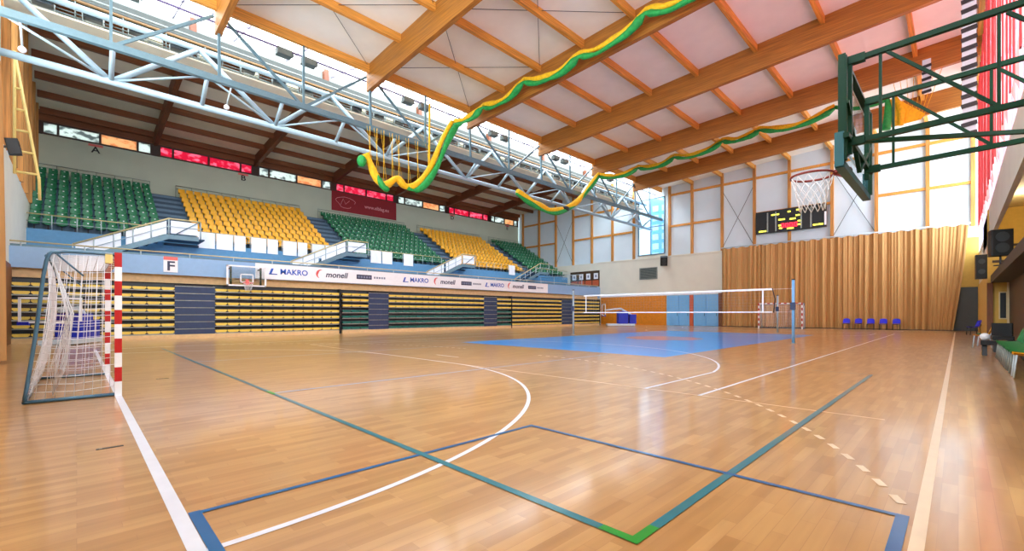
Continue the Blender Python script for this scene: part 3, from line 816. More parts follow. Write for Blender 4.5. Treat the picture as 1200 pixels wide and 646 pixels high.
# ---------------------------------------------------------------- telescopic stands
UN = [('near unit', -1.85, 11.35, [(3.34, 4.96)], lambda r: 0, 'folded telescopic stand with yellow seats behind the handball goal'),
      ('middle unit', 11.5, 25.95, [(13.2, 14.6), (22.9, 24.3)], lambda r: 1 if r < 4 else 0, 'folded telescopic stand with green lower and yellow upper seat rows'),
      ('far unit', 26.0, 38.85, [(32.6, 34.3)], lambda r: 0, 'folded telescopic stand with yellow seats nearest the far wall')]
for (nm, a, b, ais, colr, lab) in UN:
    t = thing('telescopic_stand', (-26.6, a, 0), lab, 'stand', 'folded telescopic stands')
    MB().box(-26.75, -26.3, a, b, 0.0, 0.2).build('base_board', M['tan_board'], t)
    MB().box(-27.1, -26.72, a, b, 0.2, 2.68).build('back_frame', M['black'], t)
    seats = []
    for r in range(7):
        z = 0.24 + 0.345 * r
        rp = MB()
        segs = []; y = a
        for (p, q) in ais: segs.append((y, p)); y = q
        segs.append((y, b))
        for (p, q) in segs:
            rp.box(-26.72, -26.34, p, q, z - 0.03, z, 0); rp.box(-26.72, -26.6, p, q, z + 0.15, z + 0.3, 0); rp.box(-26.36, -26.33, p, q, z - 0.04, z + 0.015, 1)
            n = int((q - p) / 0.5)
            for j in range(n):
                seats.append((r, p + (q - p) * (j + 0.5) / n, (q - p) / n * 0.94, z))
        row = rp.build('seat_row', [M['charcoal'], M['galv']], t)
        for sct in seats:
            pass
        if r == 0: rows = []
        rows.append(row)
    seats.sort(key=lambda s: s[1] - 0.001 * s[0])
    def pad(mb, y, w, z):
        # folded seat: rounded lower corners, slightly bulged front
        pts = [(-w / 2, 0.135), (-w / 2, 0.075), (-w / 2 + 0.06, 0.02), (w / 2 - 0.06, 0.02), (w / 2, 0.075), (w / 2, 0.135), (w / 2 - 0.02, 0.145), (-w / 2 + 0.02, 0.145)]
        mb.prism([(y + p, z + q) for p, q in pts], -26.46, -26.31, 0, axis=0)
    order = seats
    for (r, y, w, z) in order[:100]:
        mb = MB(); pad(mb, y, w, z)
        mb.build('folded_seat', M['pad_green'] if colr(r) else M['pad_yellow'], rows[r])
    rest = MB()
    for (r, y, w, z) in order[100:]:
        n0 = len(rest.f); pad(rest, y, w, z)
        for q in range(n0, len(rest.f)): rest.m[q] = colr(r)
    o = rest.build('folded_seating', [M['pad_yellow'], M['pad_green']], t); o['kind'] = 'stuff'
    for (p, q) in ais:
        s = MB()
        for r in range(7):
            z = 0.24 + 0.345 * r
            s.box(-26.72, -26.34, p, q, z - 0.1, z + 0.2, 0); s.box(-26.36, -26.32, p, q, z + 0.2, z + 0.235, 1)
        s.build('aisle_steps', [M['navy'], M['galv']], t)
    MB().box(-26.75, -26.28, b - 0.06, b + 0.04, 0, 2.68).build('end_frame', M['black'], t)

# ---------------------------------------------------------------- roof truss, catwalk, lamps
t = thing('roof_truss', (-23, 0, 10), 'long pale grey steel truss under the edge of the roof', 'truss')
LX, LZ = -23.2, 10.24; FX, FZ = -22.0, 11.1; BX, BZ = -23.85, 13.0
MB().tube([(LX, YN, LZ), (LX, YF, LZ)], 0.13, 14).build('lower_chord', M['steel'], t)
MB().box(FX - 0.1, FX + 0.1, YN, YF, FZ - 0.13, FZ + 0.13).build('front_chord', M['steel_box'], t)
MB().tube([(BX, YN, BZ), (BX, YF, BZ)], 0.12, 12).build('rear_chord', M['steel'], t)
ny = [0.95 + 2.93 * i for i in range(-1, 15)]
for i, y in enumerate(ny):
    if y > YF: continue
    if y > YN:
        MB().tube([(LX, y, LZ), (FX, y, FZ)], 0.085, 10).build('web_tube', M['steel'], t)
    if i % 2 == 1:
        for s in (-1, 1):
            y2 = y + s * 2.93
            if YN - 1.2 < y2 < YF:
                y2 = max(y2, YN)
                MB().tube([(LX, y, LZ), (BX, y2, BZ)], 0.11, 10).build('web_tube', M['steel'], t)
                MB().tube([(LX, y, LZ + 0.02), (FX, y2, FZ)], 0.045, 8).build('web_rod', M['steel'], t)
# struts from the front chord up to the roof edge
mids = [0.9, 7.72, 14.57, 21.43, 28.3, 35.2, 41.3]
for y in mids:
    MB().bar((FX, y, FZ + 0.1), (-22.0, y, 14.0), 0.09, 0.09).build('strut', M['steel_box'], t)
    for s in (-1, 1):
        y2 = y + s * 3.2
        if y2 > YN and y2 < YF: MB().bar((FX, y + s * 0.15, FZ + 0.1), (-22.05, y2, 13.75), 0.09, 0.11).build('strut', M['steel_box'], t)
for y in BAYS[1:]:
    MB().bar((FX, y, FZ + 0.1), (-22.1, y, zbeam(-22) + 0.02), 0.1, 0.12).build('strut', M['steel_box'], t)

t = thing('catwalk', (-24.8, 0, 12.6), 'grey maintenance catwalk with rails along the roof truss', 'catwalk')
MB().box(-25.6, -24.05, YN, YF, 12.55, 12.62).build('deck', M['ceil_stand'], t)
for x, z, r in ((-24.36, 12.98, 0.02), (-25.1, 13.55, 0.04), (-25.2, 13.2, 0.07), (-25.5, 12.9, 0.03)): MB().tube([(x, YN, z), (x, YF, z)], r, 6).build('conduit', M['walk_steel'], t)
for i in range(60):
    y = YN + 0.5 + 0.76 * i
    MB().box(-24.86 + 0.1 * (i % 3), -24.6 + 0.1 * (i % 3), y - 0.12 - 0.06 * (i % 2), y + 0.12, 12.62, 12.85 + 0.1 * ((i * 5) % 3) / 2).build('junction_box', M['charcoal'] if i % 3 == 0 else M['walk_steel'], t)
s = MB()
for i in range(32):
    y = YN + 0.4 + 1.45 * i
    MB().tube([(-24.95, y, 12.6), (-24.95, y, 13.77)], 0.025, 5).build('post', M['walk_steel'], t)
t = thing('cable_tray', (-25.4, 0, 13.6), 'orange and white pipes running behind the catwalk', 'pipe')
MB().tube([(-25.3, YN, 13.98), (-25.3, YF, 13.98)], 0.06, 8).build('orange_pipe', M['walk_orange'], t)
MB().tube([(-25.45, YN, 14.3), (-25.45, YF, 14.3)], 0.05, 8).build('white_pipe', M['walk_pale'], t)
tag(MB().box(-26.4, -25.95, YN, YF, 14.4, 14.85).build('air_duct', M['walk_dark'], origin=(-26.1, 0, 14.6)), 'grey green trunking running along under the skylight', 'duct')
# violet rails with motor boxes below the skylight
t = thing('blind_track', (-23.0, 0, 14.1), 'violet grey double track with motor boxes under the skylight', 'track')
for dx, z in ((0, 13.88), (0.25, 14.0)): MB().tube([(-22.7 - dx, YN, z), (-22.7 - dx, YF, z)], 0.042, 6).build('track', M['track'], t)
for i in range(12):
    y = 0.3 + 3.4 * (i // 2) * 2 + (0.0 if i % 2 == 0 else 1.15)
    MB().box(-23.05, -22.65, y - 0.32, y + 0.32, 13.62, 13.92).box(-22.95, -22.75, y + 0.32, y + 0.42, 13.7, 13.85).build('motor_box', M['walk_steel'], t)
# flood lamps on the catwalk
def flood():
    h = MB().bevel_box(-0.16, 0.16, -0.27, 0.27, 0.02, 0.3, 0.05, 0, 1)
    return h
ny2 = [YN + 1.0 + 1.36 * i for i in range(33)]
pt = None
for i, y in enumerate(ny2):
    lab = 'dark floodlight on the catwalk, %s from the near end wall' % ordn(i)
    loc = (-24.12, y, 12.66 + 0.05 * (i % 3))
    if pt is None:
        pt = thing('floodlight', loc, lab, 'floodlight', 'floodlights along the catwalk')
        MB().bevel_box(loc[0] - 0.2, loc[0] + 0.14, y - 0.28, y + 0.28, loc[2] + 0.12, loc[2] + 0.42, 0.05, 0, 1).build('housing', M['charcoal'], pt)
        MB().box(loc[0] + 0.14, loc[0] + 0.155, y - 0.22, y + 0.22, loc[2] + 0.16, loc[2] + 0.38).build('lens', M['clear'], pt)
        MB().tube([(loc[0], y - 0.3, loc[2] + 0.27), (loc[0], y - 0.3, loc[2]), (loc[0], y + 0.3, loc[2]), (loc[0], y + 0.3, loc[2] + 0.27)], 0.02, 6).build('bracket', M['galv'], pt)
    else:
        o = copy_tree(pt, loc); o['label'] = lab
# ballast boxes between lamps
pt = None
for i in range(24):
    y = YN + 0.5 + 1.9 * i; loc = (-24.8, y, 13.05)
    lab = 'pale ballast box above the catwalk deck, %s from the near end wall' % ordn(i)
    if pt is None:
        pt = thing('ballast_box', loc, lab, 'box', 'ballast boxes along the catwalk')
        MB().bevel_box(loc[0] - 0.11, loc[0] + 0.12, y - 0.32, y + 0.32, 13.05, 13.38, 0.03).build('casing', M['walk_pale'], pt)
        MB().box(loc[0] + 0.12, loc[0] + 0.13, y - 0.25, y + 0.25, 13.1, 13.33).build('cover', M['soffit'], pt)
    else:
        o = copy_tree(pt, loc); o['label'] = lab
# small white globe lamps under the truss
for i, (y, where) in enumerate(((-1.35, 'near the yellow ladder'), (4.75, 'beside the first main beam'))):
    t = thing('globe_lamp', (-22.9, y, 11), 'small white globe lamp hanging from the truss ' + where, 'lamp', 'globe lamps under the truss')
    MB().tube([(-22.9, y, 10.45 if i else 10.5), (-22.1, y, 11.0)], 0.03, 6).build('stem', M['white_tube'], t)
    MB().ball((-22.9, y, 10.4), 0.11).build('globe', M['white'], t)

# ---------------------------------------------------------------- divider nets gathered under the roof
def swag(keys, name, label, sgn):
    t = thing('divider_net', keys[0], label, 'net', 'gathered divider nets')
    P = []
    for (p, q) in zip(keys[:-1], keys[1:]):
        p, q = Vector(p), Vector(q); n = 12
        sag = 0.12 * (q - p).length
        for i in range(n):
            u = i / n; P.append(p.lerp(q, u) - Vector((0, 0, 4 * sag * u * (1 - u))))
    P.append(Vector(keys[-1]))
    rr = random.Random(len(keys))
    ry = [0.13 + 0.035 * math.sin(i * 0.9) + rr.uniform(-0.02, 0.02) for i in range(len(P))]
    rg = [0.14 + 0.05 * math.sin(i * 0.52 + 1) + rr.uniform(-0.02, 0.02) for i in range(len(P))]
    for i in range(0, len(P), 12): ry[i] = 0.09; rg[i] = 0.08
    MB().tube([p + Vector((0, -0.05, 0.12)) for p in P], ry, 9).build('yellow_netting', M['swag_yellow'], t)
    MB().tube([p + Vector((0, -0.1 + 0.04 * math.sin(i), -0.12)) for i, p in enumerate(P)], rg, 9).build('green_netting', M['swag_green'], t)
    return t, P
k1 = [(-3.2, 17.4, 14.3), (-6.3, 17.4, 14.1), (-9.4, 17.4, 14.15), (-12.9, 17.4, 13.75), (-16.6, 17.4, 13.9), (-20.0, 17.4, 13.65), (-21.5, 16.3, 12.75)]
t, P = swag(k1, 'a', 'yellow and green net gathered in swags along the beam crossing the near half', 1)
q = [(-21.5, 16.3, 12.75), (-21.5, 15.6, 11.5), (-21.45, 14.7, 9.6), (-21.4, 13.7, 8.35), (-21.4, 13.0, 8.15), (-21.4, 12.5, 8.45), (-21.4, 11.9, 8.0), (-21.4, 11.4, 8.1), (-21.4, 10.9, 9.0), (-21.4, 10.7, 9.35)]
def smoothp(q, n=5):
    q = [Vector(p) for p in q]; out = []
    for i in range(len(q) - 1):
        p0, p1, p2, p3 = q[max(i - 1, 0)], q[i], q[i + 1], q[min(i + 2, len(q) - 1)]
        for j in range(n):
            u = j / n
            out.append(0.5 * ((2 * p1) + (p2 - p0) * u + (2 * p0 - 5 * p1 + 4 * p2 - p3) * u * u + (3 * p1 - p0 - 3 * p2 + p3) * u ** 3))
    out.append(q[-1]); return out
Q = smoothp(q)
MB().tube([p + Vector((-0.05, -0.12, 0.1)) for p in Q], [0.12 + 0.10 * min(1, i / 18) * (0.7 + 0.3 * math.sin(i * 0.9)) for i in range(len(Q))], 10).build('hanging_yellow_netting', M['swag_yellow'], t)
MB().tube([p + Vector((0.12, 0.1, -0.08)) for p in Q[:22]], [0.17 + 0.04 * math.sin(i * 0.6) - 0.06 * (i > 17) for i in range(22)], 10).build('hanging_green_netting', M['swag_green'], t)
MB().tube([p + Vector((0.1, 0.05, -0.16)) for p in Q[31:39]], [0.06, 0.14, 0.17, 0.15, 0.17, 0.15, 0.12, 0.05], 8).build('hanging_green_netting', M['swag_green'], t)
MB().ball((-21.4, 10.35, 9.0), 0.24, sz=1.25).build('green_bundle', M['swag_green'], t)
s = MB()
for y, z in ((10.8, 9.0), (11.2, 8.5), (11.6, 8.2), (12.1, 8.4), (12.5, 8.6), (13.1, 8.3), (13.7, 8.5), (14.4, 9.3)):
    s.tube([(-21.45, y, z), (-21.6, y + 0.1, 11.0)], 0.018, 4)
    s.tube([(-21.4, y + 0.15, z), (-21.65, y - 0.05, 11.0)], 0.01, 4)
s.tube([(-21.5, 14.5, 9.3), (-21.6, 14.6, 13.4)], 0.06, 6)
s.build('suspension_cord_mesh', M['swag_yellow'], t)
k2 = [(-5.5, 34.2, 14.3), (-9.8, 34.2, 14.2), (-12.3, 34.2, 14.1), (-16.0, 34.2, 13.85), (-19.2, 34.2, 13.75), (-21.5, 31.6, 13.0)]
t, P = swag(k2, 'b', 'yellow and green net gathered in swags along the roof nearer the far wall', 1)
q = [(-21.5, 31.6, 13.0), (-21.5, 30.2, 11.6), (-21.5, 28.4, 10.0), (-21.5, 26.6, 9.15), (-21.5, 25.3, 8.85), (-21.5, 24.0, 9.0), (-21.5, 22.8, 9.25), (-21.5, 21.7, 9.6)]
Q = smoothp(q)
MB().tube([p + Vector((0, 0.05, 0.12)) for p in Q], [0.16 + 0.08 * abs(math.sin(i * 0.45)) for i in range(len(Q))], 10).build('hanging_yellow_netting', M['swag_yellow'], t)
MB().tube([p + Vector((0.1, -0.15, -0.12)) for p in Q], [0.14 + 0.05 * math.sin(i * 0.5) for i in range(len(Q))], 10).build('hanging_green_netting', M['swag_green'], t)
MB().ball((-21.4, 27.0, 9.35), 0.26, sy=1.5, sz=0.8).build('dark_clip', M['black'], t)
MB().tube(smoothp([(-5.5, 34.2, 14.3), (-4.6, 34.2, 13.9), (-3.6, 34.2, 13.8), (-3.0, 34.2, 13.9)], 5), 0.12, 8).build('tail_netting', M['swag_green'], t)
# hanging end of that net, gathered at a cord
s = MB()
s.add([(-2.95, 34.2, 13.9), (-2.55, 34.25, 13.85), (-1.3, 34.3, 12.55), (-1.5, 34.3, 12.3), (-2.75, 34.2, 12.2), (-3.2, 34.2, 12.2)], [(0, 1, 2, 3, 4, 5)])
s.tube([(-2.6, 34.2, 13.9), (-2.3, 34.2, 13.0), (-2.35, 34.2, 12.2)], [0.1, 0.2, 0.14], 8)
s.build('gathered_yellow_netting', M['swag_yellow'], t)
MB().tube([(-2.95, 34.1, 14.0), (-2.9, 34.1, 13.1), (-3.0, 34.1, 12.1)], [0.09, 0.2, 0.22], 8).build('gathered_green_netting', M['swag_green'], t)
s = MB()
for i in range(8): s.tube([(-1.4 - 0.12 * i, 34.3, 12.45 - 0.03 * i), (-0.6 - 0.3 * i, 34.3, 15.0 - 0.02 * i)], 0.012, 4)
s.build('cord_mesh', M['swag_yellow'], t)

# ---------------------------------------------------------------- brown curtains
def pleats(x0, x1, xb1, y, z1, sgn, name):
    mb = MB(); n = 900
    def fn(u, v):
        x = x0 + (x1 - x0) * u + (xb1 - x1) * (1 - v) ** 1.3 * max(0, (u - 0.86) / 0.14) ** 1.5
        w = u * 40 * 2 * math.pi
        g = 0.6 + 0.4 * math.sin(u * 37 + 1.3)
        a = 0.13 * g * math.sin(w + 2.2 * math.sin(u * 31) + 0.25 * math.sin(3 * v + u * 50)) + 0.07 * math.sin(0.37 * w + 2 + 1.1 * math.sin(u * 17)) + 0.03 * math.sin(2.3 * w + 3 * math.sin(u * 11))
        return (x, y + sgn * a * (0.5 + 0.5 * (1 - v) ** 0.7), z1 * v + 0.06 * (1 - v) + (0.05 * math.sin(u * 130) - 0.03 if v == 1 else 0))
    mb.grid(fn, n, 10); return mb
t = thing('stage_curtain', (-7.7, 43.45, 0), 'tall pleated brown curtain covering the right half of the far wall', 'curtain')
pleats(-15.75, 0.5, -0.25, 43.5, 7.36, 1, 'c').build('drape', M['curtain'], t)
MB().tube([(-15.8, 43.5, 7.42), (0.6, 43.5, 7.42)], 0.05, 6).build('curtain_rail', M['white_tube'], t)
MB().box(-15.7, -0.3, 43.3, 43.7, 0, 0.06).build('hem_weight', M['brown_dark'], t)
t = thing('end_curtain', (-8, -1.35, 0), 'pale brown curtain on the near end wall behind the handball goal', 'curtain')
pleats(-16.3, 0.4, 0.4, -1.4, 7.3, 1, 'c').build('drape', M['curtain'], t)
MB().tube([(-16.3, -1.4, 7.36), (0.5, -1.4, 7.36)], 0.05, 6).build('curtain_rail', M['white_tube'], t)

# ---------------------------------------------------------------- handball goals
def goal(y, s, label):
    t = thing('handball_goal', (CX, y, 0), label, 'goal', 'handball goals')
    def banded(p0, p1, n, name, first):
        mb = MB(); p0, p1 = Vector(p0), Vector(p1)
        for i in range(n): mb.bar(p0.lerp(p1, i / n), p0.lerp(p1, (i + 1) / n), 0.08, 0.08, (i + first) % 2, up=(0, 1, 0))
        return mb.build(name, [M['goal_white'], M['red']], t)
    for x in (-8.61, -11.69):
        banded((x, y, 0), (x, y, 2.08), 10, 'post', 0)
    banded((-11.65, y, 2.04), (-8.65, y, 2.04), 15, 'crossbar', 0)
    yb, yt = y - s * 0.92, y - s * 0.72
    for x in (-8.6, -11.7):
        side = smoothp([(x, y, 2.05), (x, y - s * 0.35, 2.05), (x, yt + s * 0.12, 2.03), (x, yt, 1.9), (x, (yt * 0.5 + yb * 0.5), 0.9), (x, yb, 0.03)], 4)
        MB().tube(side, 0.022, 8).build('side_frame', M['goal_frame'], t)
        MB().tube([(x, y, 0.025), (x, yb, 0.025)], 0.025, 8).build('ground_bar', M['goal_frame'], t)
        MB().tube([(x, yt + s * 0.1, 2.0), (x, y - s * 0.36, 1.72)], 0.012, 6).build('brace', M['goal_frame'], t)
    MB().tube([(-11.7, yb, 0.025), (-8.6, yb, 0.025)], 0.025, 8).build('rear_ground_bar', M['goal_frame'], t)
    MB().tube([(-11.7, yt, 1.97), (-8.6, yt, 1.97)], 0.02, 8).build('rear_top_bar', M['goal_frame'], t)
    # net: back, roof and both sides as knotted cords
    nb = MB(); r = 0.0045
    def back(u, v):
        x = -11.69 + 3.08 * u
        yy = yb + (yt - yb) * v + s * (0.10 * math.sin(v * math.pi) + 0.03 * math.sin(u * 40) * (1 - v))
        return Vector((x, yy, 0.03 + 1.95 * v))
    for i in range(31): nb.tube([back(i / 30, j / 10) for j in range(11)], r, 3)
    for j in range(21): nb.tube([back(i / 20, j / 20) for i in range(21)], r, 3)
    for j in range(8): nb.tube([(-11.69, y - s * 0.72 * j / 7, 2.03 - 0.05 * j / 7), (-8.61, y - s * 0.72 * j / 7, 2.03 - 0.05 * j / 7)], r, 3)
    for i in range(31): nb.tube([(-11.69 + 3.08 * i / 30, y, 2.03), (-11.69 + 3.08 * i / 30, yt, 1.98)], r, 3)
    for x in (-8.61, -11.69):
        for j in range(20):
            z = 0.05 + 1.95 * j / 19; yy = yb + (yt - yb) * j / 19
            nb.tube([(x, y, z), (x + 0.03 * math.sin(j), (y + yy) / 2, z - 0.03), (x, yy, z)], r, 3)
        for j in range(1, 10):
            f = j / 10
            nb.tube([(x, y + (yb - y) * f, 0.03), (x, y + (yt - y) * f, 2.01)], r, 3)
    # slack part of the net gathered towards the back
    for i in range(26):
        u = i / 25
        nb.tube([(-11.5 + 2.7 * u, yt + s * 0.05, 1.95), (-11.5 + 2.7 * u, yt + s * 0.22 + 0.04 * math.sin(i * 2.1), 1.2), (-11.5 + 2.7 * u, yb + s * (0.3 + 0.08 * math.sin(i * 1.3)), 0.4), (-11.4 + 2.6 * u, yb + s * 0.25, 0.05)], r, 3)
    nb.build('net', M['net'], t)
    return t
g = goal(GY - 0.02, 1, 'red and white handball goal nearest the camera, seen from its side')
goal(40.47, -1, 'red and white handball goal in front of the brown curtain')
MB().box(-8.70, -8.58, GY - 0.16, GY - 0.08, 1.92, 2.06).build('yellow_sticker', M['ladder'], g)

# ---------------------------------------------------------------- volleyball net and posts
def vpost(x, y, h, label, blue):
    t = thing('volleyball_post', (x, y, 0), label, 'post', 'volleyball posts')
    MB().tube([(x, y, 0), (x, y, h)], 0.055, 12).build('pole', M['door_blue'] if blue else M['steel'], t)
    MB().tube([(x, y, h), (x, y, h + 0.04)], 0.065, 12).build('cap', M['charcoal'], t)
    MB().tube([(x, y, 0), (x, y, 0.02)], 0.12, 14).build('floor_plate', M['galv'], t)
    MB().box(x - 0.09, x + 0.09, y - 0.09, y - 0.05, 1.35, 1.65).build('winch', M['navy'], t)
vpost(-4.65, 20.45, 2.55, 'blue volleyball post standing on the court at the net end nearest the camera', True)
vpost(-15.65, 20.45, 2.55, 'grey volleyball post at the stand side of the net', False)
vpost(-8.1, 31.8, 2.35, 'thin grey post standing before the far handball goal', False)
t = thing('volleyball_net', (CX, 20.45, 1.24), 'white taped volleyball net across the blue court', 'net')
MB().box(-14.9, -5.4, 20.44, 20.46, 2.17, 2.25).build('top_tape', M['white'], t)
MB().box(-14.9, -5.4, 20.44, 20.46, 1.24, 1.29).build('bottom_tape', M['white'], t)
for x in (-14.75, -5.75): MB().box(x - 0.03, x + 0.03, 20.43, 20.44, 1.24, 2.25).build('side_tape', M['white'], t)
s = MB()
for i in range(60): s.tube([(-14.9 + 9.5 * i / 59, 20.45, 1.27), (-14.9 + 9.5 * i / 59, 20.45, 2.2)], 0.002, 3)
for j in range(6): s.tube([(-14.9, 20.45, 1.4 + 0.13 * j), (-5.4, 20.45, 1.4 + 0.13 * j)], 0.002, 3)
s.build('mesh', M['rail'], t)
MB().tube([(-5.4, 20.45, 2.25), (-5.3, 20.45, 1.8), (-5.35, 20.45, 1.24)], 0.02, 6).build('end_cord', M['black'], t)
s = MB()
for x, z in ((-5.4, 2.21), (-5.35, 1.27)): s.tube([(x, 20.45, z), (-4.65, 20.45, z)], 0.006, 4)
for z in (2.21, 1.27): s.tube([(-14.9, 20.45, z), (-15.65, 20.45, z)], 0.006, 4)
s.build('tension_rope', M['white'], t)

# ---------------------------------------------------------------- basketball hoops
def ring_net(mb, cx, cy, cz, r, m=0):
    n = 12
    for i in range(n):
        for sgn in (1, -1):
            pts = []
            for j in range(6):
                a = 2 * math.pi * (i + sgn * j * 0.5) / n; rr = r * (1 - 0.12 * j + 0.008 * j * j)
                pts.append((cx + rr * math.cos(a), cy + rr * math.sin(a), cz - 0.08 * j))
            mb.tube(pts, 0.005, 4, m)
t = thing('basketball_hoop', (-0.76, 6.4, 3.5), 'large basketball hoop on a dark green swing arm, close to the camera', 'hoop')
BY0, BY1, BX0 = 5.6, 7.5, -0.87
HT = Matrix.Translation((0, 0, -0.08))
MB().box(BX0, BX0 + 0.02, BY0, BY1, 2.85, 3.92).build('backboard', M['clear'], t)
s = MB()
for (a, b, c, d) in ((BY0, BY1, 2.85, 2.9), (BY0, BY1, 3.87, 3.92), (BY0, BY0 + 0.05, 2.85, 3.92), (BY1 - 0.05, BY1, 2.85, 3.92)): s.box(BX0 - 0.004, BX0, a + 0.02, b - 0.02, c + 0.02, d - 0.01)
for (a, b, c, d) in ((6.15, 6.75, 3.05, 3.1), (6.15, 6.75, 3.46, 3.51), (6.15, 6.2, 3.05, 3.51), (6.7, 6.75, 3.05, 3.51)): s.box(BX0 - 0.004, BX0, a, b, c, d)
s.build('painted_border', M['goal_white'], t)
s = MB()
for y in (BY0, BY1): s.box(BX0 - 0.03, BX0 + 0.05, y - 0.03, y + 0.03, 2.8, 3.15)
s.box(BX0 - 0.03, BX0 + 0.05, BY0, BY1, 2.79, 2.86)
s.build('edge_pad', M['pad_teal'], t)
s = MB()
for y in (BY0 + 0.02, BY1 - 0.02): s.box(BX0 + 0.03, BX0 + 0.07, y - 0.03, y + 0.03, 2.86, 3.93)
s.box(BX0 - 0.002, BX0 + 0.06, BY0 - 0.015, BY0 + 0.012, 2.86, 3.95).box(BX0 - 0.002, BX0 + 0.06, BY1 - 0.012, BY1 + 0.015, 2.86, 3.95).box(BX0 - 0.002, BX0 + 0.06, BY0, BY1, 3.92, 3.95)
s.bar((BX0 + 0.07, 5.75, 3.9), (BX0 + 0.07, 5.75, 2.95), 0.05, 0.05).bar((BX0 + 0.07, 7.0, 3.9), (BX0 + 0.07, 7.0, 2.95), 0.05, 0.05)
s.bar((BX0 + 0.07, 5.6, 3.45), (BX0 + 0.07, 6.4, 2.92), 0.04, 0.04).bar((BX0 + 0.07, 7.3, 3.45), (BX0 + 0.07, 6.4, 2.92), 0.04, 0.04).bar((BX0 + 0.07, 5.55, 3.1), (BX0 + 0.07, 7.3, 3.1), 0.05, 0.05)
s.build('board_frame_bars', M['hoop_green'], t)
rc = (-1.26, 6.42)
rim = MB().tube([(rc[0] + 0.225 * math.cos(i * math.pi / 14), rc[1] + 0.225 * math.sin(i * math.pi / 14), 2.97) for i in range(28)], 0.014, 8, closed=True)
rim.box(BX0 - 0.16, BX0, rc[1] - 0.06, rc[1] + 0.06, 2.95, 2.98)
rim.bar((BX0, rc[1], 2.86), (-1.05, rc[1] , 2.95), 0.05, 0.02)
rim = rim.build('rim', M['rim'], t)
nb = MB(); ring_net(nb, rc[0], rc[1], 2.95, 0.22); nb.build('net', M['net'], rim)
for y in (5.75, 7.0):
    MB().bar((BX0 + 0.08, y, 3.92), (XR, y, 3.95), 0.05, 0.05).build('arm_tube', M['hoop_green'], t)
    MB().bar((BX0 + 0.08, y, 3.07), (XR, y, 3.09), 0.05, 0.05).build('arm_tube', M['hoop_green'], t)
    for x in (-0.55, 0.25): MB().bar((x, y, 3.07), (x, y, 3.93), 0.025, 0.025).build('arm_upright', M['hoop_green'], t)
    MB().bar((-0.5, y, 3.9), (0.25, y, 3.1), 0.028, 0.028).build('arm_diagonal', M['hoop_green'], t)
    MB().bar((0.3, y, 3.9), (XR, y, 3.12), 0.028, 0.028).build('arm_diagonal', M['hoop_green'], t)
MB().bar((BX0 + 0.1, 5.75, 3.07), (0.9, 7.0, 3.09), 0.04, 0.04).build('cross_brace', M['hoop_green'], t)
for y, z in ((5.75, 3.92), (7.0, 3.92), (5.75, 3.07), (7.0, 3.07)): MB().box(BX0 + 0.05, BX0 + 0.2, y - 0.035, y + 0.035, z - 0.04, z + 0.04).build('hinge', M['hoop_green'], t)
t.location.z -= 0.09

# opposite hoop on the gallery front
t = thing('basketball_hoop', (-26, 6.65, 2.6), 'clear basketball board with orange rim in front of the gallery', 'hoop')
MB().box(-25.72, -25.7, 5.75, 7.55, 2.6, 3.65).build('backboard', M['clear'], t)
s = MB()
for (a, b, c, d) in ((5.75, 7.55, 2.6, 2.67), (5.75, 7.55, 3.58, 3.65), (5.75, 5.83, 2.6, 3.65), (7.47, 7.55, 2.6, 3.65), (6.35, 6.95, 2.78, 2.83), (6.35, 6.95, 3.18, 3.23), (6.35, 6.4, 2.78, 3.23), (6.9, 6.95, 2.78, 3.23)): s.box(-25.7, -25.68, a, b, c, d)
s.build('painted_border', M['goal_white'], t)
s = MB()
for y in (5.95, 7.3): s.bar((-26.25, y, 3.5), (-25.74, y, 3.5), 0.06, 0.06).bar((-25.76, y, 2.65), (-25.76, y, 3.6), 0.08, 0.06)
s.build('support_frame', M['hoop_green'], t)
rim = MB().tube([(-25.44 + 0.225 * math.cos(i * math.pi / 8), 6.65 + 0.225 * math.sin(i * math.pi / 8), 2.76) for i in range(16)], 0.018, 6, closed=True).box(-25.7, -25.6, 6.58, 6.72, 2.68, 2.95).build('rim', M['sign_red'], t)
nb = MB(); ring_net(nb, -25.44, 6.65, 2.75, 0.22); nb.build('net', M['net'], rim)
t.location = (-25.9, 6.2, 2.6)

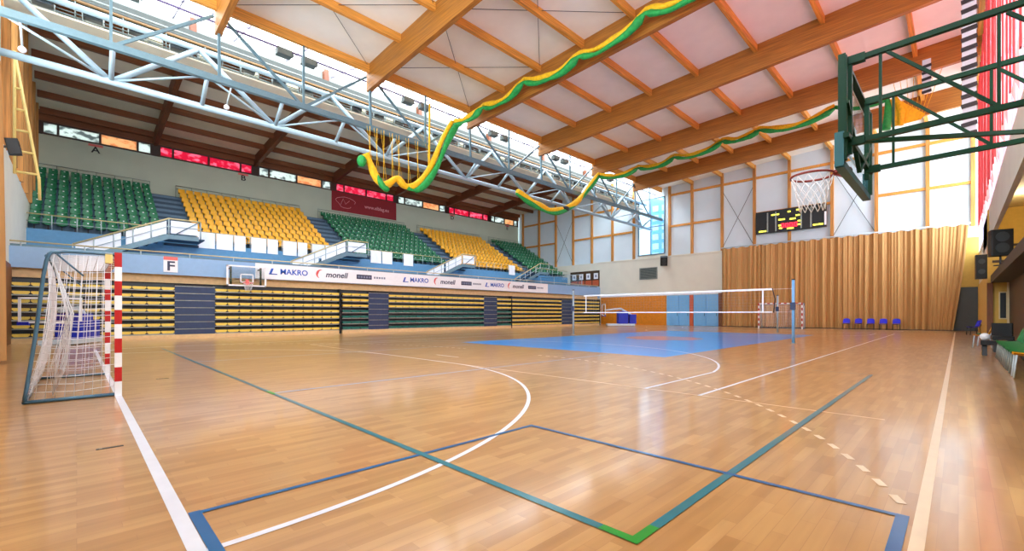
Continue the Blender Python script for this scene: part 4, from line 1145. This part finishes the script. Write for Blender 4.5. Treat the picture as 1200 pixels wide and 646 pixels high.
# two folded mobile hoops
def mobile(loc, ang, label, scale=1.0):
    t = thing('mobile_basketball_stand', (0, 0, 0), label, 'hoop', 'folded mobile basketball stands'); 
    MB().box(-0.5, 0.5, -0.55, 1.6, 0.04, 0.2).build('base', M['white_tube'], t)
    for (x, y) in ((-0.45, -0.45), (0.45, -0.45), (-0.45, 1.45), (0.45, 1.45)): MB().tube([(x - 0.03, y, 0.06), (x + 0.03, y, 0.06)], 0.06, 10).build('wheel', M['black'], t)
    MB().bevel_box(-0.45, 0.45, 0.3, 1.1, 0.2, 1.2, 0.08).build('padding', M['blue_pad'], t)
    MB().bevel_box(-0.4, 0.4, 1.2, 1.75, 0.2, 0.95, 0.08).build('rear_padding', M['blue_pad'], t)
    MB().bar((-0.2, 1.4, 0.9), (-0.2, 0.5, 1.45), 0.1, 0.12).bar((0.2, 1.4, 0.9), (0.2, 0.5, 1.45), 0.1, 0.12).bar((-0.2, 0.55, 1.43), (-0.2, -0.7, 1.3), 0.1, 0.12).bar((0.2, 0.55, 1.43), (0.2, -0.7, 1.3), 0.1, 0.12).build('folding_arm', M['white_tube'], t)
    MB().box(-0.9, 0.9, -0.82, -0.8, 0.85, 1.8).build('backboard', M['clear'], t)
    s = MB()
    for (a, b, c, d) in ((-0.9, 0.9, 0.85, 0.92), (-0.9, 0.9, 1.73, 1.8), (-0.9, -0.83, 0.85, 1.8), (0.83, 0.9, 0.85, 1.8)): s.box(a, b, -0.83, -0.79, c, d)
    s.build('board_border', M['goal_white'], t)
    MB().box(-0.92, -0.6, -0.85, -0.77, 0.78, 0.9).box(0.6, 0.92, -0.85, -0.77, 0.78, 0.9).build('edge_pad', M['blue_pad'], t)
    rim = MB().tube([(0.225 * math.cos(i * math.pi / 8), -1.08 + 0.225 * math.sin(i * math.pi / 8), 1.05) for i in range(16)], 0.014, 6, closed=True).box(-0.06, 0.06, -0.88, -0.8, 1.0, 1.1).build('rim', M['sign_red'], t)
    t.location = loc; t.rotation_euler = (0, 0, ang); t.scale = (scale,) * 3
mobile((-24.2, -0.35, 0), math.radians(66), 'folded white mobile basketball stand with blue padding behind the near goal')
mobile((-23.7, 37.4, 0), math.radians(-48), 'folded mobile basketball stand with blue padding by the orange wall', 1.2)

# ---------------------------------------------------------------- scoreboard, vent, speakers on the far wall
t = thing('scoreboard', (-10.2, 43.7, 8.35), 'black electronic scoreboard with yellow and red digits on the far wall', 'scoreboard')
MB().box(-12.85, -7.6, 43.65, 43.88, 8.35, 10.3).build('case', M['black'], t)
MB().box(-7.72, -7.58, 43.6, 43.66, 8.5, 9.6).build('white_edge', M['white'], t)
for x in (-11.9, -11.25, -9.35, -8.65): MB().box(x - 0.05, x + 0.05, 43.62, 43.65, 8.45, 10.15).build('divider', M['galv'], t)
s = MB()
for (x, z, w) in ((-11.05, 9.35, 0.5), (-10.2, 9.3, 0.45), (-9.75, 9.55, 0.3), (-11.05, 8.85, 0.25), (-9.6, 9.05, 0.3), (-11.6, 9.85, 0.6), (-10.35, 9.95, 0.22), (-9.7, 10.0, 0.4), (-11.0, 8.6, 0.25), (-9.6, 8.75, 0.25), (-10.4, 8.5, 0.5), (-12.6, 8.5, 0.6), (-8.5, 8.55, 0.7)):
    s.box(x, x + w, 43.63, 43.65, z, z + 0.12)
s.build('yellow_digit_display', M['led_yellow'], t)
s = MB()
for i in range(4):
    x = -10.85 + 0.32 * i
    s.box(x, x + 0.24, 43.62, 43.65, 8.68, 8.74); s.box(x, x + 0.24, 43.62, 43.65, 8.98, 9.04); s.box(x, x + 0.06, 43.62, 43.65, 8.68, 9.04); s.box(x + 0.18, x + 0.24, 43.62, 43.65, 8.68, 9.04)
s.build('red_digit_display', M['led_red'], t)
t = thing('ventilation_grille', (-23.5, 43.95, 4.9), 'grey ventilation grille high on the cream far wall', 'grille')
s = MB().box(-24.6, -22.5, YF - 0.05, YF, 4.92, 5.0).box(-24.6, -22.5, YF - 0.05, YF, 6.12, 6.2).box(-24.6, -24.5, YF - 0.05, YF, 5.0, 6.12).box(-22.6, -22.5, YF - 0.05, YF, 5.0, 6.12)
s.build('frame', M['galv'], t)
for i in range(8): MB().box(-24.5, -22.6, YF - 0.04, YF, 5.04 + 0.135 * i, 5.11 + 0.135 * i).build('slat', M['grey_green'], t)
MB().box(-24.5, -22.6, YF - 0.02, YF - 0.005, 5.0, 6.12).build('backing', M['charcoal'], t)
def speaker(loc, size, rz, label, tilt=0.3, pole=0):
    t = thing('loudspeaker', loc, label, 'speaker', 'black loudspeakers')
    w, d, h = size; x, y, z = loc
    MB().bevel_box(x - w / 2, x + w / 2, y - d / 2, y + d / 2, z, z + h, 0.03).build('cabinet', M['black'], t)
    for f in (0.3, 0.72):
        MB().tube([(x, y - d / 2 - 0.012, z + h * f), (x, y - d / 2, z + h * f)], w * 0.32, 14).build('cone', M['charcoal'], t)
    MB().bar((x, y + d / 2, z + h * 0.5), (x, y + d / 2 + 0.15, z + h * 0.5), 0.06, 0.06).build('bracket', M['charcoal'], t)
    if pole: MB().tube([(x, y, z - pole), (x, y, z)], 0.03, 8).tube([(x, y, z - pole), (x, y, z - pole + 0.03)], 0.18, 10).build('stand_pole', M['charcoal'], t)
    t.rotation_euler = (tilt, 0, rz)
speaker((-21.6, 43.6, 6.3), (0.7, 0.5, 0.9), 0.5, 'small black loudspeaker on the far wall below the high window', 0.5)
speaker((-19.8, -1.3, 5.95), (0.26, 0.28, 0.45), math.pi, 'black loudspeaker high on the near end wall beside the ladder', -0.2)
speaker((1.08, 24.0, 3.3), (0.56, 0.45, 0.95), 0.2, 'big black loudspeaker on a short pole at the side gallery edge', 0, 0.35)
speaker((0.7, 28.2, 2.72), (0.34, 0.4, 1.05), 0.1, 'narrow black loudspeaker at the end of the side gallery', 0)

# yellow ladder on the near end wall
t = thing('steel_ladder', (-27, -1.75, 6.0), 'yellow steel ladder sloping on the near end wall', 'ladder')
MB().tube([(-27, -1.8, 11.9), (-27, -1.8, 6.9)], 0.05, 8).build('rail', M['ladder'], t)
MB().tube([(-27, -1.8, 11.8), (-27, -1.12, 6.8), (-27, -1.1, 5.95)], 0.05, 8).build('rail', M['ladder'], t)
for i in range(5):
    z = 7.0 + 0.85 * i; f = (11.8 - z) / 5.0
    MB().tube([(-27, -1.8, z), (-27, -1.8 + 0.68 * f, z)], 0.05, 8).build('rung', M['ladder'], t)

# hanging slatted ladders by the side wall
def slat_ladder(x, y, z0, z1, w, label):
    t = thing('rope_ladder', (x, y, z0), label, 'ladder', 'black and white hanging ladders')
    MB().box(x - w / 2, x + w / 2, y, y + 0.03, z0, z1).build('webbing', M['white_tube'], t)
    n = int((z1 - z0) / 0.3)
    for i in range(n):
        z = z0 + 0.3 * i
        MB().bar((x - w / 2 - 0.02, y - 0.03, z + 0.05), (x + w / 2 + 0.02, y - 0.03, z + 0.09), 0.06, 0.12).build('rung', M['black'], t)
slat_ladder(0.24, 20.0, 6.8, 14.9, 0.32, 'tall black and white slatted rope ladder hanging beside the red blind')
slat_ladder(-1.05, 28.5, 11.6, 13.2, 0.3, 'short black and white rope ladder hanging behind the hoop arms')

# ---------------------------------------------------------------- chairs and benches
def chair(name, loc, rz, m, leg, label, group, armless=True):
    t = thing(name, (0, 0, 0), label, 'chair', group)
    s = MB()
    s.grid(lambda u, v: (-0.22 + 0.44 * u, -0.22 + 0.42 * v, 0.44 + 0.03 * (2 * u - 1) ** 2 - 0.02 * math.sin(math.pi * v)), 6, 6)
    s.grid(lambda u, v: (0.22 - 0.44 * u, -0.22 + 0.42 * v, 0.42 + 0.03 * (2 * u - 1) ** 2 - 0.02 * math.sin(math.pi * v)), 6, 6)
    s.build('seat', m, t)
    s = MB()
    def bk(u, v): 
        tt = 2 * u - 1; w = 0.22 * (1 - 0.25 * max(0, v - 0.6))
        return (tt * w, 0.2 + 0.1 * v - 0.05 * tt * tt, 0.48 + 0.36 * v - 0.05 * tt * tt * v)
    s.grid(bk, 8, 6); s.grid(lambda u, v: tuple(a + b for a, b in zip(bk(1 - u, v), (0, 0.025, 0))), 8, 6)
    s.build('backrest', m, t)
    for x in (-0.2, 0.2):
        MB().tube([(x, -0.18, 0.43), (x, -0.22, 0)], 0.014, 8).build('leg', leg, t)
        MB().tube([(x, 0.25, 0.6), (x, 0.18, 0.42), (x, 0.24, 0)], 0.014, 8).build('leg', leg, t)
    t.location = loc; t.rotation_euler = (0, 0, rz)
    return t
c0 = None
for i in range(5):
    x = -6.15 + 0.74 * i
    lab = 'blue plastic chair, %s from the door end, in front of the curtain' % ['fifth', 'fourth', 'third', 'second', 'first'][i]
    if c0 is None: c0 = chair('plastic_chair', (x, 42.7, 0), 0, M['blue_chair'], M['black'], lab, 'blue chairs by the curtain')
    else: o = copy_tree(c0, (x, 42.7, 0)); o['label'] = lab
chair('plastic_chair', (0.6, 36.0, 0), -1.2, M['blue_chair'], M['black'], 'blue plastic chair standing alone beside the dark door', 'blue chairs at the side wall')
# green chairs along the side wall, yellow one nearest
g0 = None
for i in range(10):
    y = 13.1 + 0.5 * i
    lab = 'green plastic chair along the side wall, %s behind the yellow chair' % ordn(i)
    if g0 is None: g0 = chair('side_chair', (0.94, y, 0), -math.pi / 2, M['bench_green'], M['galv'], lab, 'green chairs along the side wall')
    else: o = copy_tree(g0, (0.94, y, 0), -math.pi / 2); o['label'] = lab
y0 = chair('side_chair', (0.94, 12.55, 0), -math.pi / 2, M['yellow_seat'], M['white_tube'], 'yellow plastic chair along the side wall, nearest the camera', 'yellow chairs along the side wall')
chair('side_chair', (0.58, 22.6, 0), -math.pi / 2, M['yellow_seat'], M['white_tube'], 'yellow plastic chair beyond the black bench', 'yellow chairs along the side wall')
chair('side_chair', (0.72, 23.8, 0), -math.pi / 2, M['bench_green'], M['white_tube'], 'green plastic chair beyond the far yellow chair', 'green chairs along the side wall')
def bench(x0, x1, y0, y1, h, label, back):
    t = thing('bench', ((x0 + x1) / 2, (y0 + y1) / 2, 0), label, 'bench', 'black benches')
    MB().bevel_box(x0, x1, y0, y1, h - 0.12, h, 0.03).build('seat', M['black'], t)
    for x in (x0 + 0.03, x1 - 0.13):
        MB().add([(x, y0 + 0.03, 0), (x + 0.1, y0 + 0.03, 0), (x + 0.1, y1 - 0.03, 0), (x, y1 - 0.03, 0), (x, y0 + 0.1, h - 0.12), (x + 0.1, y0 + 0.1, h - 0.12), (x + 0.1, y1 - 0.1, h - 0.12), (x, y1 - 0.1, h - 0.12)],
                 [(0, 3, 2, 1), (4, 5, 6, 7), (0, 1, 5, 4), (1, 2, 6, 5), (2, 3, 7, 6), (3, 0, 4, 7)]).build('leg', M['black'], t)
    if back: MB().bevel_box(x0, x1, y1 - 0.1, y1, h, h + 0.4, 0.03).build('backrest', M['black'], t)
bench(0.45, 1.1, 18.4, 18.9, 0.42, 'low black bench with a white ball on its end', False)
bench(0.74, 1.2, 20.2, 20.8, 0.5, 'black padded bench with backrest behind the ball', True)
tag(MB().ball((0.54, 18.65, 0.53), 0.11, nu=16, nv=12).build('volleyball', M['white'], origin=(0.54, 18.65, 0.42)), 'white ball resting on the end of the low black bench', 'ball')
# floor socket plates
for (x, y, lab) in ((-5.3, 0.21, 'small dark floor slot cover beside the white goal line'), (-10.27, 1.12, 'small dark floor slot cover in front of the near goal')):
    tt = thing('floor_socket', (x, y, 0), lab, 'socket')
    MB().box(x - 0.018, x + 0.018, y - 0.09, y + 0.09, 0.0, 0.004).build('plate', M['charcoal'], tt)
    MB().box(x - 0.01, x + 0.01, y - 0.07, y - 0.05, 0.004, 0.006).build('screw', M['galv'], tt)

# ---------------------------------------------------------------- light
w = bpy.data.worlds.new('World'); sc.world = w; w.use_nodes = True
bg = w.node_tree.nodes['Background']; bg.inputs[0].default_value = (0.88, 0.96, 1.0, 1); bg.inputs[1].default_value = 1.8
def area(name, loc, target, sx, sy, e, c):
    l = bpy.data.lights.new(name, 'AREA'); l.shape = 'RECTANGLE'; l.size = sx; l.size_y = sy; l.energy = e; l.color = c
    o = bpy.data.objects.new(name, l); col.objects.link(o); o.location = loc
    o.rotation_euler = (Vector(target) - Vector(loc)).to_track_quat('-Z', 'Y').to_euler()
    return o
sp = bpy.data.lights.new('gallery_fill', 'POINT'); sp.energy = 18; sp.color = (1, 0.85, 0.6); sp.shadow_soft_size = 0.15  # added fill light that brightens the gallery recess, no fixture modelled
o = bpy.data.objects.new('gallery_fill', sp); col.objects.link(o); o.location = (1.9, 26.5, 5.6)

# light portals in the three big glazed openings: they only guide the sampling of the daylight
def portal(name, loc, target, sx, sy):
    o = area(name, loc, target, sx, sy, 1, (1, 1, 1)); o.data.cycles.is_portal = True
    return o
portal('skylight_portal', (-25.2, 21, zsky(-25.2) + 0.25), (-25.2 + 0.218, 21, zsky(-25.2) + 0.25 - 1), 46.5, 6.8).rotation_euler = (0, math.atan2(1.35, 6.2), 0)
o = bpy.data.objects['skylight_portal']; o.data.size, o.data.size_y = 6.8, 46.5
o = portal('side_portal', (1.3, 21, 10), (0, 21, 10), 10, 46.5); o.rotation_euler = (0, math.pi / 2, 0)
o = portal('end_portal', (-10.2, -2.0, 11.4), (-10.2, 0, 11.4), 22.5, 8.2); o.rotation_euler = (math.pi / 2, 0, 0)

# ---------------------------------------------------------------- camera
cd = bpy.data.cameras.new('camera'); cam = bpy.data.objects.new('camera', cd); col.objects.link(cam)
cam.location = (0, 0, 1.19); cam.rotation_euler = (math.pi / 2, 0, math.atan2(523, 516.5))
cd.sensor_width = 36; cd.lens = 36 * 516.5 / 1200; cd.shift_y = 45 / 1200; cd.clip_start = 0.05; cd.clip_end = 300
sc.camera = cam
vs = sc.view_settings
vs.view_transform = 'Standard'; vs.look = 'None'; vs.exposure = 2.6; vs.gamma = 1; vs.use_curve_mapping = False
sc.cycles.use_denoising = True
sc.cycles.max_bounces = 10; sc.cycles.diffuse_bounces = 5; sc.cycles.transparent_max_bounces = 24
for o in bpy.data.objects:
    if '_o' in o: del o['_o']
